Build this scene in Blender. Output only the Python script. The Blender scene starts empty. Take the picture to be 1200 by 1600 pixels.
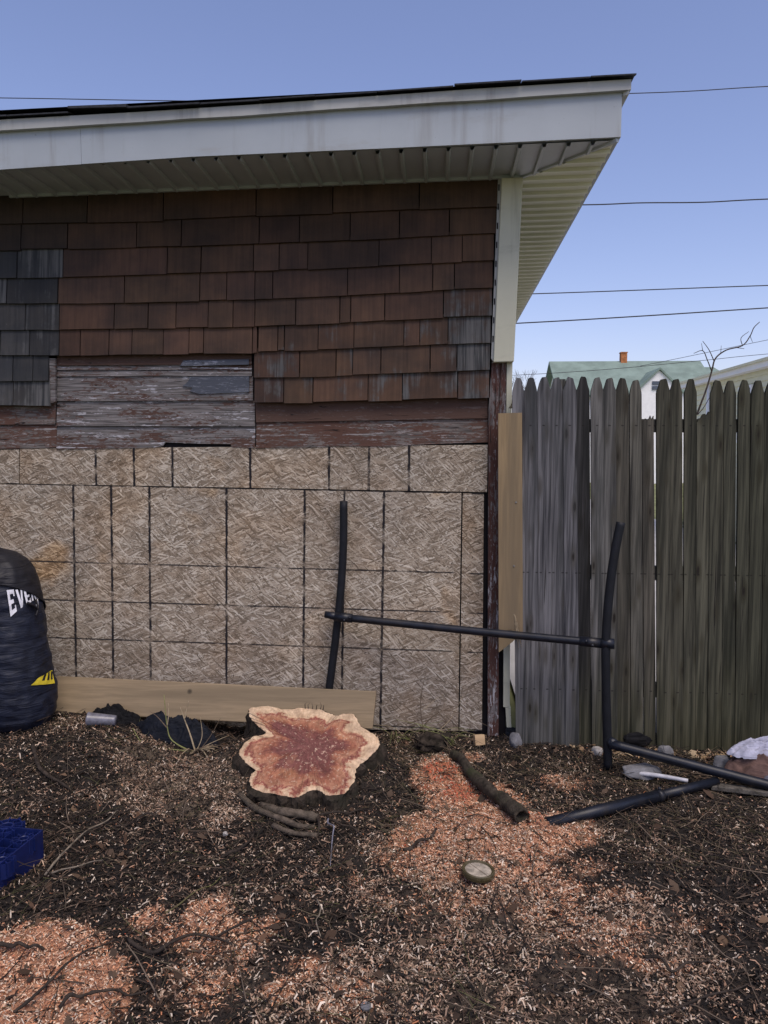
import bpy, bmesh, math, random
import numpy as np
from mathutils import Vector, Matrix, noise as mnoise
random.seed(7); RNG = np.random.default_rng(7)
S = bpy.context.scene; COL = S.collection
rad = math.radians
# ------------------------------------------------------------------ camera
cam_d = bpy.data.cameras.new('camera'); cam = bpy.data.objects.new('camera', cam_d); COL.objects.link(cam)
cam_d.sensor_fit = 'VERTICAL'; cam_d.sensor_height = 36; cam_d.lens = 27; cam_d.clip_end = 2000; cam_d.clip_start = .05
yaw, pitch, roll = rad(4.0), rad(4.5), rad(0.2)
fwd = Vector((-math.sin(yaw)*math.cos(pitch), math.cos(yaw)*math.cos(pitch), -math.sin(pitch)))
rt = Vector((math.cos(yaw), math.sin(yaw), 0)); up = rt.cross(fwd)
rt, up = math.cos(roll)*rt+math.sin(roll)*up, -math.sin(roll)*rt+math.cos(roll)*up
cam.matrix_world = Matrix.Translation((0, -4.0, 1.5)) @ Matrix((rt, up, -fwd)).transposed().to_4x4()
S.camera = cam
# ------------------------------------------------------------------ sky, skylight stand-in lamp, exposure
SUN_EL, SUN_AZ = rad(61), rad(152)          # azimuth clockwise from +y: behind the camera, to its right
w = bpy.data.worlds.new('World'); S.world = w; w.use_nodes = True
wn = w.node_tree; bg = wn.nodes['Background']
sky = wn.nodes.new('ShaderNodeTexSky'); sky.sky_type = 'NISHITA'; sky.sun_disc = False
sky.sun_elevation = SUN_EL; sky.sun_rotation = SUN_AZ; sky.air_density = 1.0; sky.dust_density = 1.2; sky.ozone_density = 4.5
tint = wn.nodes.new('ShaderNodeMix'); tint.data_type = 'RGBA'; tint.blend_type = 'MULTIPLY'; tint.inputs[0].default_value = 1   # thin violet haze of the day
tint.inputs[7].default_value = (1.22, .97, 1.0, 1); wn.links.new(sky.outputs[0], tint.inputs[6]); wn.links.new(tint.outputs[2], bg.inputs[0]); bg.inputs[1].default_value = .12
skylight_standin_d = bpy.data.lights.new('sun', 'SUN'); skylight_standin_d.energy = 1.7; skylight_standin_d.angle = rad(38); skylight_standin_d.color = (1, .91, .78)  # broad sun lamp standing in for skylight from behind the camera
sun = bpy.data.objects.new('sun', skylight_standin_d); COL.objects.link(sun); sun.location = (3, -6, 12)
sdir = Vector((math.sin(SUN_AZ)*math.cos(SUN_EL), math.cos(SUN_AZ)*math.cos(SUN_EL), math.sin(SUN_EL)))
sun.rotation_euler = sdir.to_track_quat('Z', 'Y').to_euler()
S.view_settings.view_transform = 'Standard'; S.view_settings.look = 'None'; S.view_settings.exposure = .55; S.view_settings.gamma = 1
S.render.engine = 'CYCLES'
# measured layout of the place, metres: x right, y away from the yard, z up
ROWS = [{'b': [(-2.4953, 2.6716), (-2.2867, 2.6746), (-1.8742, 2.6742), (-1.4339, 2.6764), (-0.9342, 2.6901), (-0.4435, 2.6973), (0.0385, 2.7136), (0.2921, 2.7184)], 't': [(-2.4897, 2.808), (0.2901, 2.848)], 'j': [-2.4909, -2.1624, -1.8171, -1.4155, -0.9336, -0.5408, -0.1054, 0.2888]}, {'b': [(-2.5009, 2.5376), (-2.2917, 2.5412), (-1.9465, 2.5427), (-1.3356, 2.5466), (-0.9355, 2.5535), (-0.4434, 2.5651), (-0.0241, 2.5806), (0.2783, 2.5883)], 't': [(-2.4953, 2.6716), (-2.2867, 2.6746), (-1.8742, 2.6742), (-1.4339, 2.6764), (-0.9342, 2.6901), (-0.4435, 2.6973), (0.0385, 2.7136), (0.2921, 2.7184)], 'j': [-2.4965, -2.1774, -1.9267, -1.5596, -1.3242, -0.9184, -0.7111, -0.4532, -0.2041, 0.046, 0.2813]}, {'b': [(-2.5068, 2.3931), (-2.297, 2.3971), (-1.9509, 2.3995), (-1.2708, 2.4107), (-0.9368, 2.4194), (-0.6069, 2.4247), (0.0412, 2.4479), (0.2675, 2.4543)], 't': [(-2.5009, 2.5376), (-2.2917, 2.5412), (-1.9465, 2.5427), (-1.3356, 2.5466), (-0.9355, 2.5535), (-0.4434, 2.5651), (-0.0241, 2.5806), (0.2783, 2.5883)], 'j': [-2.5024, -2.2031, -1.9549, -1.4006, -1.2227, -0.9495, -0.8172, -0.6691, -0.307, -0.0424, 0.1113, 0.2706]}, {'b': [(-2.5123, 2.2609), (-2.3019, 2.2655), (-1.6802, 2.266), (-1.2731, 2.2717), (-0.9382, 2.2748), (-0.4434, 2.289), (0.0746, 2.3136), (0.2663, 2.3194)], 't': [(-2.5068, 2.3931), (-2.297, 2.3971), (-1.9509, 2.3995), (-1.2708, 2.4107), (-0.9368, 2.4194), (-0.6069, 2.4247), (0.0412, 2.4479), (0.2675, 2.4543)], 'j': [-2.5081, -2.2635, -1.9866, -1.6304, -1.2315, -1.0908, -0.9442, -0.8513, -0.4663, -0.2027, -0.0349, 0.0744, 0.2661]}, {'b': [(-2.5178, 2.1281), (-2.3069, 2.1298), (-1.9937, 2.1275), (-1.2753, 2.1352), (-0.9396, 2.1392), (-0.6078, 2.1495), (-0.2572, 2.1659), (0.0181, 2.1763), (0.2651, 2.1805)], 't': [(-2.5123, 2.2609), (-2.3019, 2.2655), (-1.6802, 2.266), (-1.2731, 2.2717), (-0.9382, 2.2748), (-0.4434, 2.289), (0.0746, 2.3136), (0.2663, 2.3194)], 'j': [-2.5137, -2.3384, -2.1675, -1.9839, -1.6883, -1.5076, -1.3584, -1.1899, -1.0591, -0.9455, -0.733, -0.5057, -0.4499, -0.2769, 0.0211, 0.2648]}, {'b': [(-2.5232, 1.9978), (-2.3118, 2.0001), (-1.9907, 1.9984), (-1.4473, 2.0022), (-0.9576, 2.0029), (-0.9543, 2.0061), (-0.9308, 2.006)], 't': [(-2.5178, 2.1281), (-2.3069, 2.1298), (-1.9937, 2.1275), (-1.2753, 2.1352), (-0.9396, 2.1392), (-0.6078, 2.1495), (-0.2572, 2.1659), (0.0181, 2.1763), (0.2651, 2.1805)], 'j': [-2.5201, -2.3091, -2.1483, -1.9885, -1.8744, -1.7194, -1.5961, -1.429, -1.2934, -1.2157, -0.9604, -0.9336]}, {'b': [(-0.9408, 2.0125), (-0.6082, 2.0204), (-0.4302, 2.0242), (-0.0842, 2.0383), (0.0452, 2.0455), (0.2606, 2.0505)], 't': [(-2.5178, 2.1281), (-2.3069, 2.1298), (-1.9937, 2.1275), (-1.2753, 2.1352), (-0.9396, 2.1392), (-0.6078, 2.1495), (-0.2572, 2.1659), (0.0181, 2.1763), (0.2651, 2.1805)], 'j': [-0.9299, -0.8266, -0.7934, -0.6178, -0.4335, -0.1788, -0.0976, 0.0447, 0.26]}, {'b': [(-2.5287, 1.8636), (-2.3167, 1.8663), (-2.0436, 1.8655)], 't': [(-2.5232, 1.9978), (-2.3118, 2.0001), (-1.9907, 1.9984), (-1.4473, 2.0022), (-0.9576, 2.0029), (-0.9543, 2.0061), (-0.9308, 2.006)], 'j': [-2.5259, -2.367, -2.2441, -2.1356, -2.0484]}, {'b': [(-0.9588, 1.8821), (-0.6086, 1.8842), (-0.44, 1.8901), (0.0951, 1.9091), (0.2593, 1.9133)], 't': [(-0.9408, 2.0125), (-0.6082, 2.0204), (-0.4302, 2.0242), (-0.0842, 2.0383), (0.0452, 2.0455), (0.2606, 2.0505)], 'j': [-0.9547, -0.7145, -0.5257, -0.44, -0.2956, -0.0447, 0.0913, 0.2587]}, {'b': [(-2.5338, 1.7421), (-2.3213, 1.742), (-2.0406, 1.7384)], 't': [(-2.5287, 1.8636), (-2.3167, 1.8663), (-2.0436, 1.8655)], 'j': [-2.531, -2.4071, -2.2485, -2.0454]}, {'b': [(-0.9535, 1.7475), (-0.609, 1.7521), (-0.1802, 1.763), (0.2581, 1.7754)], 't': [(-0.9588, 1.8821), (-0.6086, 1.8842), (-0.44, 1.8901), (0.0951, 1.9091), (0.2593, 1.9133)], 'j': [-0.9527, -0.7986, -0.6453, -0.3609, -0.1854, 0.096, 0.2574]}]
CLAP = [('l', [(-2.5505, 1.7574), (-2.0329, 1.7569), (-2.0366, 1.6385), (-2.5556, 1.6346)]), ('l', [(-2.5557, 1.6329), (-2.0332, 1.6351), (-2.0333, 1.5162), (-2.5611, 1.5009)]), ('c', [(-2.0176, 2.0253), (-0.9707, 2.026), (-0.9715, 1.9505), (-2.0199, 1.9484)]), ('c', [(-2.0199, 1.9484), (-0.9715, 1.9522), (-0.9717, 1.9242), (-2.0207, 1.925)]), ('c', [(-2.0207, 1.9233), (-0.9718, 1.9226), (-0.9721, 1.8913), (-2.0217, 1.8914)]), ('c', [(-2.0218, 1.8898), (-0.9687, 1.8896), (-0.9666, 1.7641), (-2.0257, 1.7619)]), ('c', [(-2.0258, 1.7602), (-0.9598, 1.7624), (-0.9578, 1.6296), (-2.0298, 1.6301)]), ('c', [(-2.0299, 1.6284), (-0.9578, 1.628), (-0.9589, 1.5162), (-1.0816, 1.5209), (-1.0882, 1.5359), (-1.2939, 1.5387), (-1.4387, 1.545), (-1.4529, 1.5248), (-1.5015, 1.5179), (-1.5884, 1.5142), (-1.8154, 1.5101), (-2.0336, 1.506)]), ('r', [(-0.9563, 1.7823), (0.2497, 1.8064), (0.2516, 1.6718), (-0.9508, 1.6496)]), ('r', [(-0.9508, 1.6479), (0.2516, 1.6701), (0.2566, 1.5495), (0.1161, 1.5458), (-0.114, 1.5354), (-0.2796, 1.525), (-0.4797, 1.5277), (-0.6812, 1.5204), (-0.9521, 1.5162)])]
OSB = [{'o': (-2.3672, 1.3208), 'q': [(-2.3672, 1.3208), (0.1225, 1.288), (0.1199, 0.0244), (-2.3983, -0.0063)], 'hoff': 0}, {'o': (0.1291, 1.2854), 'q': [(0.1298, 1.2867), (0.2377, 1.2862), (0.2447, 0.0281), (0.1267, 0.0246)], 'hoff': 0}, {'o': (-2.2384, 1.5054), 'q': [(-2.2383, 1.5088), (0.2538, 1.5364), (0.2539, 1.2929), (-2.2449, 1.3216)], 'hoff': 0.1}, {'o': (-4.9375, 1.4966), 'q': [(-2.5645, 1.4974), (-2.2438, 1.5054), (-2.2502, 1.3233), (-2.5716, 1.3247)], 'hoff': 0.1}, {'o': (-5.076, 1.3162), 'q': [(-2.5724, 1.3212), (-2.3743, 1.3218), (-2.4094, -0.0066), (-2.6276, -0.0129)], 'hoff': 0}]
FASCIA_B = [(-2.2297, 2.7959), (-2.0434, 2.8006), (-1.1321, 2.8377), (-0.2539, 2.8541), (0.7869, 2.8788)]
FASCIA_T = [(-2.2223, 2.9745), (-2.0368, 2.9785), (-1.3291, 3.0004), (-0.8342, 3.0193), (0.1428, 3.0544), (0.7869, 3.0785)]
FSEAM = -1.6521
DRIP_B = [(-2.2068, 2.9612), (-2.0226, 2.9652), (-1.3198, 2.9871), (-0.8283, 3.0059), (0.1419, 3.0407), (0.795, 3.067)]
DRIP_T = [(-2.2048, 3.0096), (-2.0208, 3.0134), (-1.3188, 3.0318), (-0.8279, 3.0492), (0.1413, 3.0881), (0.7993, 3.1095)]
POST = [(0.3003, 2.8436), (0.4032, 2.8445), (0.3744, 1.9509), (0.2728, 1.9482)]
FLANGE = [(0.2847, 2.8478), (0.3019, 2.8474), (0.2758, 1.9505), (0.2627, 1.9696)]
CB1 = [(0.2688, 1.972), (0.3074, 1.9718), (0.3081, 1.7147), (0.3305, 0.0116), (0.2737, 0.0099), (0.2548, 1.7147)]
CB2 = [(0.3106, 1.9718), (0.3395, 1.9716), (0.3411, 1.6662), (0.3104, 1.6662)]
CS1 = [(0.3431, 1.9722), (0.372, 1.9721), (0.3709, 1.6503), (0.345, 1.6502)]
CS2 = [(0.3496, 0.5236), (0.3827, 0.5243), (0.3868, 0.1664), (0.3536, 0.1654)]
CS3 = [(0.3649, 0.1637), (0.3915, 0.1644), (0.3965, 0.058), (0.3732, 0.0573)]
TANB = [(0.2951, 1.6909), (0.4116, 1.694), (0.4354, 0.5984), (0.3833, 0.5413), (0.3164, 0.4868)]
STUB = [(-2.048, 1.9832), (-2.0149, 1.983), (-2.022, 1.7557), (-2.0502, 1.749)]
PICK = [(0.3676, 0.4212, 1.8683, 0.4163, 0.4636, 0.0089), (0.4275, 0.4842, 1.8712, 0.4685, 0.5304, 0.0098), (0.4904, 0.5501, 1.871, 0.5353, 0.5969, 0.0106), (0.5532, 0.6127, 1.8677, 0.6018, 0.6634, 0.0115), (0.6158, 0.6767, 1.8706, 0.6666, 0.7313, 0.0123), (0.6814, 0.7406, 1.8704, 0.7345, 0.7958, 0.0131), (0.75, 0.8059, 1.8671, 0.8006, 0.8601, 0.0139), (0.809, 0.868, 1.8669, 0.8634, 0.9243, 0.0147), (0.8711, 0.9299, 1.8636, 0.9292, 0.9884, 0.0155), (0.936, 0.9947, 1.8572, 0.9948, 1.0571, 0.0164), (1.0009, 1.0563, 1.6729, 1.0619, 1.1208, 0.0172), (1.0686, 1.127, 1.863, 1.124, 1.186, 0.018), (1.1301, 1.1853, 1.8597, 1.1892, 1.2495, 0.0188), (1.2006, 1.2587, 1.8595, 1.2527, 1.3128, 0.0196), (1.2648, 1.3258, 1.6917, 1.316, 1.3728, 0.0203), (1.3258, 1.3836, 1.8529, 1.376, 1.439, 0.0212), (1.3897, 1.4443, 1.8527, 1.4421, 1.5018, 0.0219), (1.4565, 1.511, 1.8525, 1.5066, 1.5614, 0.0227), (1.5201, 1.5775, 1.8523, 1.5677, 1.6272, 0.0235), (1.5835, 1.6408, 1.8491, 1.635, 1.6927, 0.0243), (1.6498, 1.707, 1.8489, 1.7021, 1.7612, 0.0252), (1.713, 1.77, 1.8487, 1.7675, 1.8265, 0.026), (1.776, 1.8328, 1.8454, 1.8327, 1.8916, 0.0268), (1.8418, 1.8985, 1.8453, 1.9009, 1.9596, 0.0277), (1.9045, 1.9611, 1.8451, 1.9658, 2.0244, 0.0285)]
STUMP = [(-0.9086, -0.3777, 0.246), (-0.8617, -0.3642, 0.2513), (-0.8048, -0.3621, 0.2522), (-0.7517, -0.3768, 0.2463), (-0.7022, -0.375, 0.2471), (-0.6616, -0.3637, 0.2516), (-0.6031, -0.3732, 0.2477), (-0.5534, -0.3743, 0.2473), (-0.5078, -0.3968, 0.2384), (-0.4711, -0.4097, 0.2332), (-0.445, -0.3944, 0.2393), (-0.4099, -0.395, 0.2391), (-0.3792, -0.4205, 0.2289), (-0.3572, -0.4663, 0.2107), (-0.3167, -0.4967, 0.1986), (-0.2803, -0.5267, 0.1867), (-0.2584, -0.5655, 0.1712), (-0.2603, -0.6086, 0.1541), (-0.2837, -0.6432, 0.1403), (-0.3098, -0.6773, 0.1267), (-0.3387, -0.711, 0.1133), (-0.3508, -0.7474, 0.0989), (-0.3488, -0.794, 0.0803), (-0.3663, -0.8327, 0.0649), (-0.3878, -0.8597, 0.0541), (-0.4412, -0.8744, 0.0483), (-0.4667, -0.8681, 0.0508), (-0.4876, -0.8527, 0.0569), (-0.5038, -0.8481, 0.0587), (-0.5309, -0.853, 0.0568), (-0.5614, -0.8743, 0.0483), (-0.5867, -0.8878, 0.0429), (-0.6305, -0.8845, 0.0443), (-0.6949, -0.8724, 0.0491), (-0.753, -0.8637, 0.0526), (-0.7893, -0.8426, 0.0609), (-0.8042, -0.8127, 0.0729), (-0.805, -0.7776, 0.0868), (-0.7877, -0.7556, 0.0956), (-0.8033, -0.7442, 0.1001), (-0.8472, -0.7111, 0.1133), (-0.8739, -0.6833, 0.1243), (-0.8914, -0.6589, 0.1341), (-0.8888, -0.6247, 0.1477), (-0.8774, -0.5896, 0.1616), (-0.8512, -0.5577, 0.1743), (-0.8123, -0.549, 0.1778), (-0.7954, -0.5331, 0.1841), (-0.8298, -0.5027, 0.1962), (-0.8614, -0.4715, 0.2086), (-0.8935, -0.4398, 0.2212), (-0.9072, -0.4069, 0.2344)]
STUMP_PITH = (-0.5714, -0.608, 0.1543)
PLANK = [(-2.0136, -0.13, 0.3054), (-0.3071, -0.13, 0.2659), (-0.3207, -0.2, 0.0912), (-2.0006, -0.2, 0.1314)]
UPL = [(-0.4848, -0.06, 1.2437), (-0.4866, -0.06, 1.0205), (-0.4978, -0.065, 0.8028), (-0.5179, -0.068, 0.6), (-0.5384, -0.068, 0.4291), (-0.5622, -0.07, 0.2472), (-0.5829, -0.07, 0.1015)]
UPR = [(0.8493, -0.38, 1.1766), (0.8305, -0.385, 1.0753), (0.8099, -0.39, 0.9256), (0.7959, -0.395, 0.745), (0.7914, -0.4, 0.5941), (0.7979, -0.402, 0.3805), (0.8067, -0.404, 0.1963), (0.8159, -0.405, 0.0042)]
CROSS = [(-0.5764, -0.105, 0.6577), (-0.502, -0.112, 0.6472), (0.1823, -0.255, 0.6207), (0.7729, -0.395, 0.6077), (0.8285, -0.41, 0.6096)]
FOOT1 = [(0.8159, -0.43, 0.1384), (1.1124, -0.526, 0.0984), (1.409, -0.6219, 0.0583), (1.6632, -0.7042, 0.024)]
FOOT2 = [(0.447, -1.0079, 0.024), (0.9615, -0.7288, 0.03), (1.2553, -0.5777, 0.036)]
LOG = [(0.0864, -0.3478, 0.02), (0.1417, -0.5306, 0.035), (0.2201, -0.7821, 0.045), (0.2914, -0.9047, 0.035), (0.3455, -1.0119, 0.03)]
LID = (0.1525, -1.412, 0.02)
BLUE = [(-1.4435, -1.3645, 0.09), (-1.4297, -1.6698, 0.09), (-1.6538, -1.282, 0.09)]
STICKS = [(0.012, [(-0.8408, -0.838, 0.01), (-0.7404, -0.9637, 0.025), (-0.6164, -1.0444, 0.02), (-0.5377, -1.0759, 0.02), (-0.4757, -1.0775, 0.01)]), (0.02, [(-0.7347, -0.8965, 0.01), (-0.6279, -0.9883, 0.03), (-0.5323, -1.0034, 0.03), (-0.4758, -1.0117, 0.02)]), (0.011, [(-0.6417, -1.0851, 0.01), (-0.5599, -1.1348, 0.02), (-0.4554, -1.1573, 0.015)]), (0.009, [(-0.4769, -0.9879, 0.03), (-0.4574, -1.0792, 0.03), (-0.4529, -1.1574, 0.01)]), (0.005, [(-0.4265, -1.0447, 0.03), (-0.4004, -1.121, 0.04), (-0.3903, -1.1764, 0.03), (-0.3775, -1.3377, 0.005)]), (0.007, [(-0.4673, -0.9983, 0.03), (-0.3936, -0.9588, 0.03), (-0.318, -0.9205, 0.02), (-0.2345, -0.893, 0.01)]), (0.008, [(-0.4335, -1.0139, 0.02), (-0.3654, -1.0784, 0.02), (-0.2798, -1.1441, 0.01)]), (0.0065, [(-1.0885, -2.1815, 0.015), (-1.057, -2.1169, 0.03), (-1.0275, -2.0342, 0.03), (-0.9997, -1.9363, 0.02), (-0.9624, -1.8545, 0.01)]), (0.0075, [(-0.9795, -2.1556, 0.01), (-0.9401, -2.1213, 0.02), (-0.8829, -2.1111, 0.03), (-0.8251, -2.0813, 0.02), (-0.7703, -2.0389, 0.01)]), (0.01, [(-1.3152, -1.9284, 0.01), (-1.2364, -1.9284, 0.02), (-1.185, -1.9332, 0.02), (-1.143, -1.9212, 0.01)]), (0.014, [(-1.8942, -0.6019, 0.01), (-1.7672, -0.7801, 0.03), (-1.6773, -0.8393, 0.03), (-1.5728, -0.8763, 0.01)]), (0.006, [(-1.3658, -1.4982, 0.01), (-1.3591, -1.3466, 0.03), (-1.3488, -1.1846, 0.03), (-1.3153, -1.0113, 0.01)]), (0.0055, [(-1.3476, -1.4886, 0.01), (-1.2687, -1.4585, 0.02), (-1.1982, -1.3964, 0.01)]), (0.012, [(-0.1161, -1.2509, 0.01), (-0.0572, -1.2327, 0.03), (0.0071, -1.0969, 0.01)]), (0.004, [(-0.8605, -1.6992, 0.01), (-0.7942, -1.6315, 0.03), (-0.7532, -1.5535, 0.03), (-0.7453, -1.4426, 0.01)]), (0.004, [(-0.3904, -1.5677, 0.01), (-0.3633, -1.6865, 0.03), (-0.3434, -1.7896, 0.01)]), (0.01, [(-0.7808, -1.3424, 0.01), (-0.7279, -1.2982, 0.03), (-0.7068, -1.1265, 0.01)]), (0.004, [(0.1834, -1.0579, 0.01), (0.2027, -1.1459, 0.02), (0.2276, -1.2382, 0.01)]), (0.007, [(0.616, -1.8003, 0.01), (0.6787, -1.8661, 0.03), (0.7708, -1.8031, 0.02), (0.8648, -1.6923, 0.01)]), (0.006, [(0.6006, -1.1821, 0.01), (0.6944, -1.2791, 0.03), (0.8291, -1.2818, 0.03), (0.9408, -1.179, 0.01)]), (0.006, [(-0.6727, -1.8236, 0.01), (-0.5561, -1.7345, 0.03), (-0.4897, -1.5567, 0.01)]), (0.009, [(-0.9238, -1.8425, 0.01), (-0.814, -1.9224, 0.02), (-0.7306, -1.8277, 0.02), (-0.5838, -1.8617, 0.01)]), (0.005, [(0.5968, -2.0332, 0.01), (0.7127, -1.9796, 0.03), (0.8364, -1.9194, 0.02), (0.9695, -1.802, 0.01)]), (0.006, [(-1.2704, -1.1283, 0.01), (-1.1685, -1.0526, 0.03), (-1.0625, -1.0516, 0.02), (-0.947, -0.907, 0.01)])]
PINK = [(0.03, -0.55, 0.118, 0.176, 1.3), (0.164, -0.829, 0.176, 0.209, 1.35), (0.301, -1.09, 0.199, 0.176, 1.3), (0.052, -1.109, 0.199, 0.16, 1.15), (0.508, -1.024, 0.127, 0.136, 0.9), (0.211, -1.305, 0.232, 0.152, 0.9), (-0.093, -1.24, 0.119, 0.101, 0.7), (0.171, -0.332, 0.069, 0.063, 0.8), (0.579, -0.576, 0.116, 0.082, 0.6), (-1.175, -1.935, 0.159, 0.142, 1.4), (-0.959, -2.065, 0.105, 0.132, 1.3), (-1.118, -2.137, 0.153, 0.135, 1.2), (-0.725, -1.683, 0.078, 0.093, 0.85), (-0.914, -1.715, 0.053, 0.059, 0.6), (-0.633, -1.894, 0.066, 0.056, 0.55), (-0.421, -1.999, 0.062, 0.055, 0.65), (-0.682, -1.794, 0.059, 0.061, 0.6), (0.046, -1.573, 0.168, 0.107, 0.4), (0.372, -1.475, 0.173, 0.134, 0.45), (-0.673, -1.824, 0.232, 0.239, 0.46), (0.187, -1.329, 0.483, 0.414, 0.44), (0.516, -1.606, 0.349, 0.242, 0.41), (-0.322, -1.94, 0.255, 0.173, 0.41)]
PALE = [(-1.109, -0.754, 0.256, 0.218, 1.8), (-1.348, -0.55, 0.181, 0.13, 1.3), (-0.928, -0.972, 0.119, 0.1, 1.5), (0.529, -1.733, 0.331, 0.218, 0.9), (0.25, -1.626, 0.287, 0.171, 0.9), (0.79, -1.801, 0.103, 0.11, 0.7), (0.047, -1.536, 0.235, 0.147, 0.8), (-0.103, -1.95, 0.324, 0.144, 0.8), (0.301, -1.995, 0.331, 0.111, 1.0), (-0.462, -1.976, 0.216, 0.129, 0.7), (-0.816, -1.565, 0.172, 0.11, 0.3), (-1.672, -0.421, 0.251, 0.156, 0.3), (0.786, -1.102, 0.147, 0.098, 0.4), (-0.286, -1.231, 0.096, 0.093, 0.6)]
RED = [(0.024, -0.53, 0.071, 0.106, 1.0), (0.112, -0.742, 0.078, 0.1, 0.8), (0.417, -0.951, 0.078, 0.088, 0.4), (-0.055, -0.724, 0.056, 0.076, 0.4)]
MISC = {'cup': (-1.6742, -0.34, 0.06), 'cupax': (-1.5852, -0.3154, 0.06), 'clotha': (-1.2982, -0.33, 0.0906), 'clothb': (-1.6582, -0.28, 0.1518), 'block': (0.2218, -0.1286, 0.02), 'stone1': (0.948, -0.4772, 0.03), 'stone2': (0.8041, -0.2269, 0.02), 'stone3': (1.1284, -0.2426, 0.03), 'stone4': (1.348, -0.3967, 0.04), 'stone5': (0.4088, -0.1485, 0.03), 'palepipe': [(0.8971, -0.4954, 0.03), (1.1334, -0.5669, 0.03)], 'slat': [(1.2236, -0.5906, 0.02), (1.6, -0.6698, 0.02)], 'weed': (-1.2018, -0.3777, 0.03), 'weed2': (-0.0862, -0.0375, 0.0), 'cl_white': (1.4367, -0.5334, 0.1), 'cl_brown': (1.457, -0.4722, 0.06), 'cl_dark': (1.473, -0.5317, 0.05), 'rag': (1.0376, -0.1161, 0.03), 'pebble': (-0.8152, -1.1603, 0.01), 'cap': (-0.1797, -2.0537, 0.01)}
BAG = {'base': (-2.1213, -0.36, 0.1436), 'top': (-2.2076, -0.33, 1.0002), 'redge': [(-2.0646, -0.36, 0.9995), (-2.0079, -0.36, 0.9268), (-1.9722, -0.36, 0.8151), (-1.9655, -0.36, 0.7187), (-1.9593, -0.36, 0.6058), (-1.9409, -0.36, 0.4601), (-1.9219, -0.36, 0.33), (-1.9112, -0.36, 0.2483), (-1.9266, -0.36, 0.1821), (-1.9877, -0.36, 0.1441)], 'txt': (-2.0488, -0.5, 0.8328), 'emb': [(-1.981, -0.45, 0.3658), (-1.8669, -0.45, 0.391), (-1.885, -0.45, 0.3299)]}
RINGS = [(-1.599, -1.3329, 0.09), (-1.484, -1.4191, 0.09), (-1.4815, -1.5628, 0.09), (-1.6222, -1.457, 0.09)]
SAP = [(0.012, [(1.3996, 0.35, 1.6375), (1.4173, 0.35, 1.7178), (1.4575, 0.35, 1.8394), (1.4844, 0.35, 1.9431), (1.5023, 0.35, 2.0119), (1.5582, 0.35, 2.0563), (1.6417, 0.35, 2.0798), (1.6801, 0.35, 2.1309), (1.6985, 0.35, 2.1751), (1.7275, 0.35, 2.2055)]), (0.007, [(1.4844, 0.35, 1.9431), (1.4584, 0.35, 2.0052), (1.4329, 0.35, 2.0536), (1.3858, 0.35, 2.04)]), (0.006, [(1.4961, 0.35, 1.9947), (1.4667, 0.35, 2.0568), (1.4311, 0.35, 2.1051)]), (0.005, [(1.6417, 0.35, 2.0798), (1.6334, 0.35, 2.1209), (1.6724, 0.35, 2.1548)]), (0.005, [(1.6084, 0.35, 2.0697), (1.6525, 0.35, 2.0626)]), (0.006, [(1.4177, 0.35, 1.7073), (1.4504, 0.35, 1.7491), (1.4887, 0.35, 1.822)]), (0.004, [(1.5285, 0.35, 2.0358), (1.5302, 0.35, 2.0805)]), (0.004, [(1.4329, 0.35, 2.0536), (1.4247, 0.35, 2.0949)]), (0.004, [(1.6801, 0.35, 2.1309), (1.6949, 0.35, 2.0966)])]
WIRES = [[(-10.8644, 9.0, 7.5616), (-7.4393, 9.0, 7.4358), (-2.7316, 9.0, 7.2557), (3.0138, 9.0, 7.2176), (5.1415, 9.0, 7.2652), (8.0251, 9.0, 7.3073)], [(0.1553, 12.0, 6.4601), (2.867, 12.0, 6.423), (3.9551, 12.0, 6.4401), (5.1935, 12.0, 6.4295), (6.416, 12.0, 6.4678), (10.0027, 12.0, 6.5323)], [(-1.276, 14.0, 5.0541), (2.1534, 14.0, 5.0902), (7.2954, 14.0, 5.2174), (11.3638, 14.0, 5.2949)], [(-1.0613, 11.0, 3.8562), (1.5034, 11.0, 3.945), (3.7682, 11.0, 4.0572), (6.0964, 11.0, 4.1893), (9.4869, 11.0, 4.3758)], [(0.3078, 22.0, 4.0113), (2.5927, 22.0, 4.0458), (5.5501, 22.0, 4.2231), (8.6159, 22.0, 4.4997), (10.6278, 22.0, 4.6949), (16.5222, 22.0, 5.1659)], [(7.0842, 24.0, 4.5399), (8.3994, 24.0, 4.8013), (11.4253, 24.0, 5.4247), (17.719, 24.0, 6.6966)]]
HOUSE = {'rl': (5.7187, 36.0, 5.9898), 'rr': (13.0419, 36.0, 5.9574), 'el': (5.4266, 36.0, 4.5077), 'er': (13.3124, 36.0, 4.4934), 'chl': (9.1664, 36.0, 5.9745), 'chr': (9.4702, 36.0, 6.4516), 'gp': (10.9148, 36.0, 5.6801), 'gl': (9.6524, 36.0, 4.4679), 'gr': (12.1163, 36.0, 4.5595), 'gb': (11.0357, 36.0, 1.7281), 'w0': (10.7695, 36.0, 5.2658), 'w1': (11.0379, 36.0, 4.7536)}
HOUSE2 = {'a': (15.3655, 44.0, 6.3928), 'b': (17.3154, 44.0, 6.3855), 't': (15.535, 44.0, 6.9255), 't2': (17.146, 44.0, 6.9181), 'c': (15.5852, 44.0, 5.4755)}
CREAM = {'e0': (5.2, 8.7042, 2.891), 'e1': (5.2, 11.6364, 2.7823), 't0': (5.2, 8.7143, 2.9923), 'sp': (5.2, 11.2132, 2.8078), 'w': (5.2, 9.4057, 2.6189)}
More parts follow.
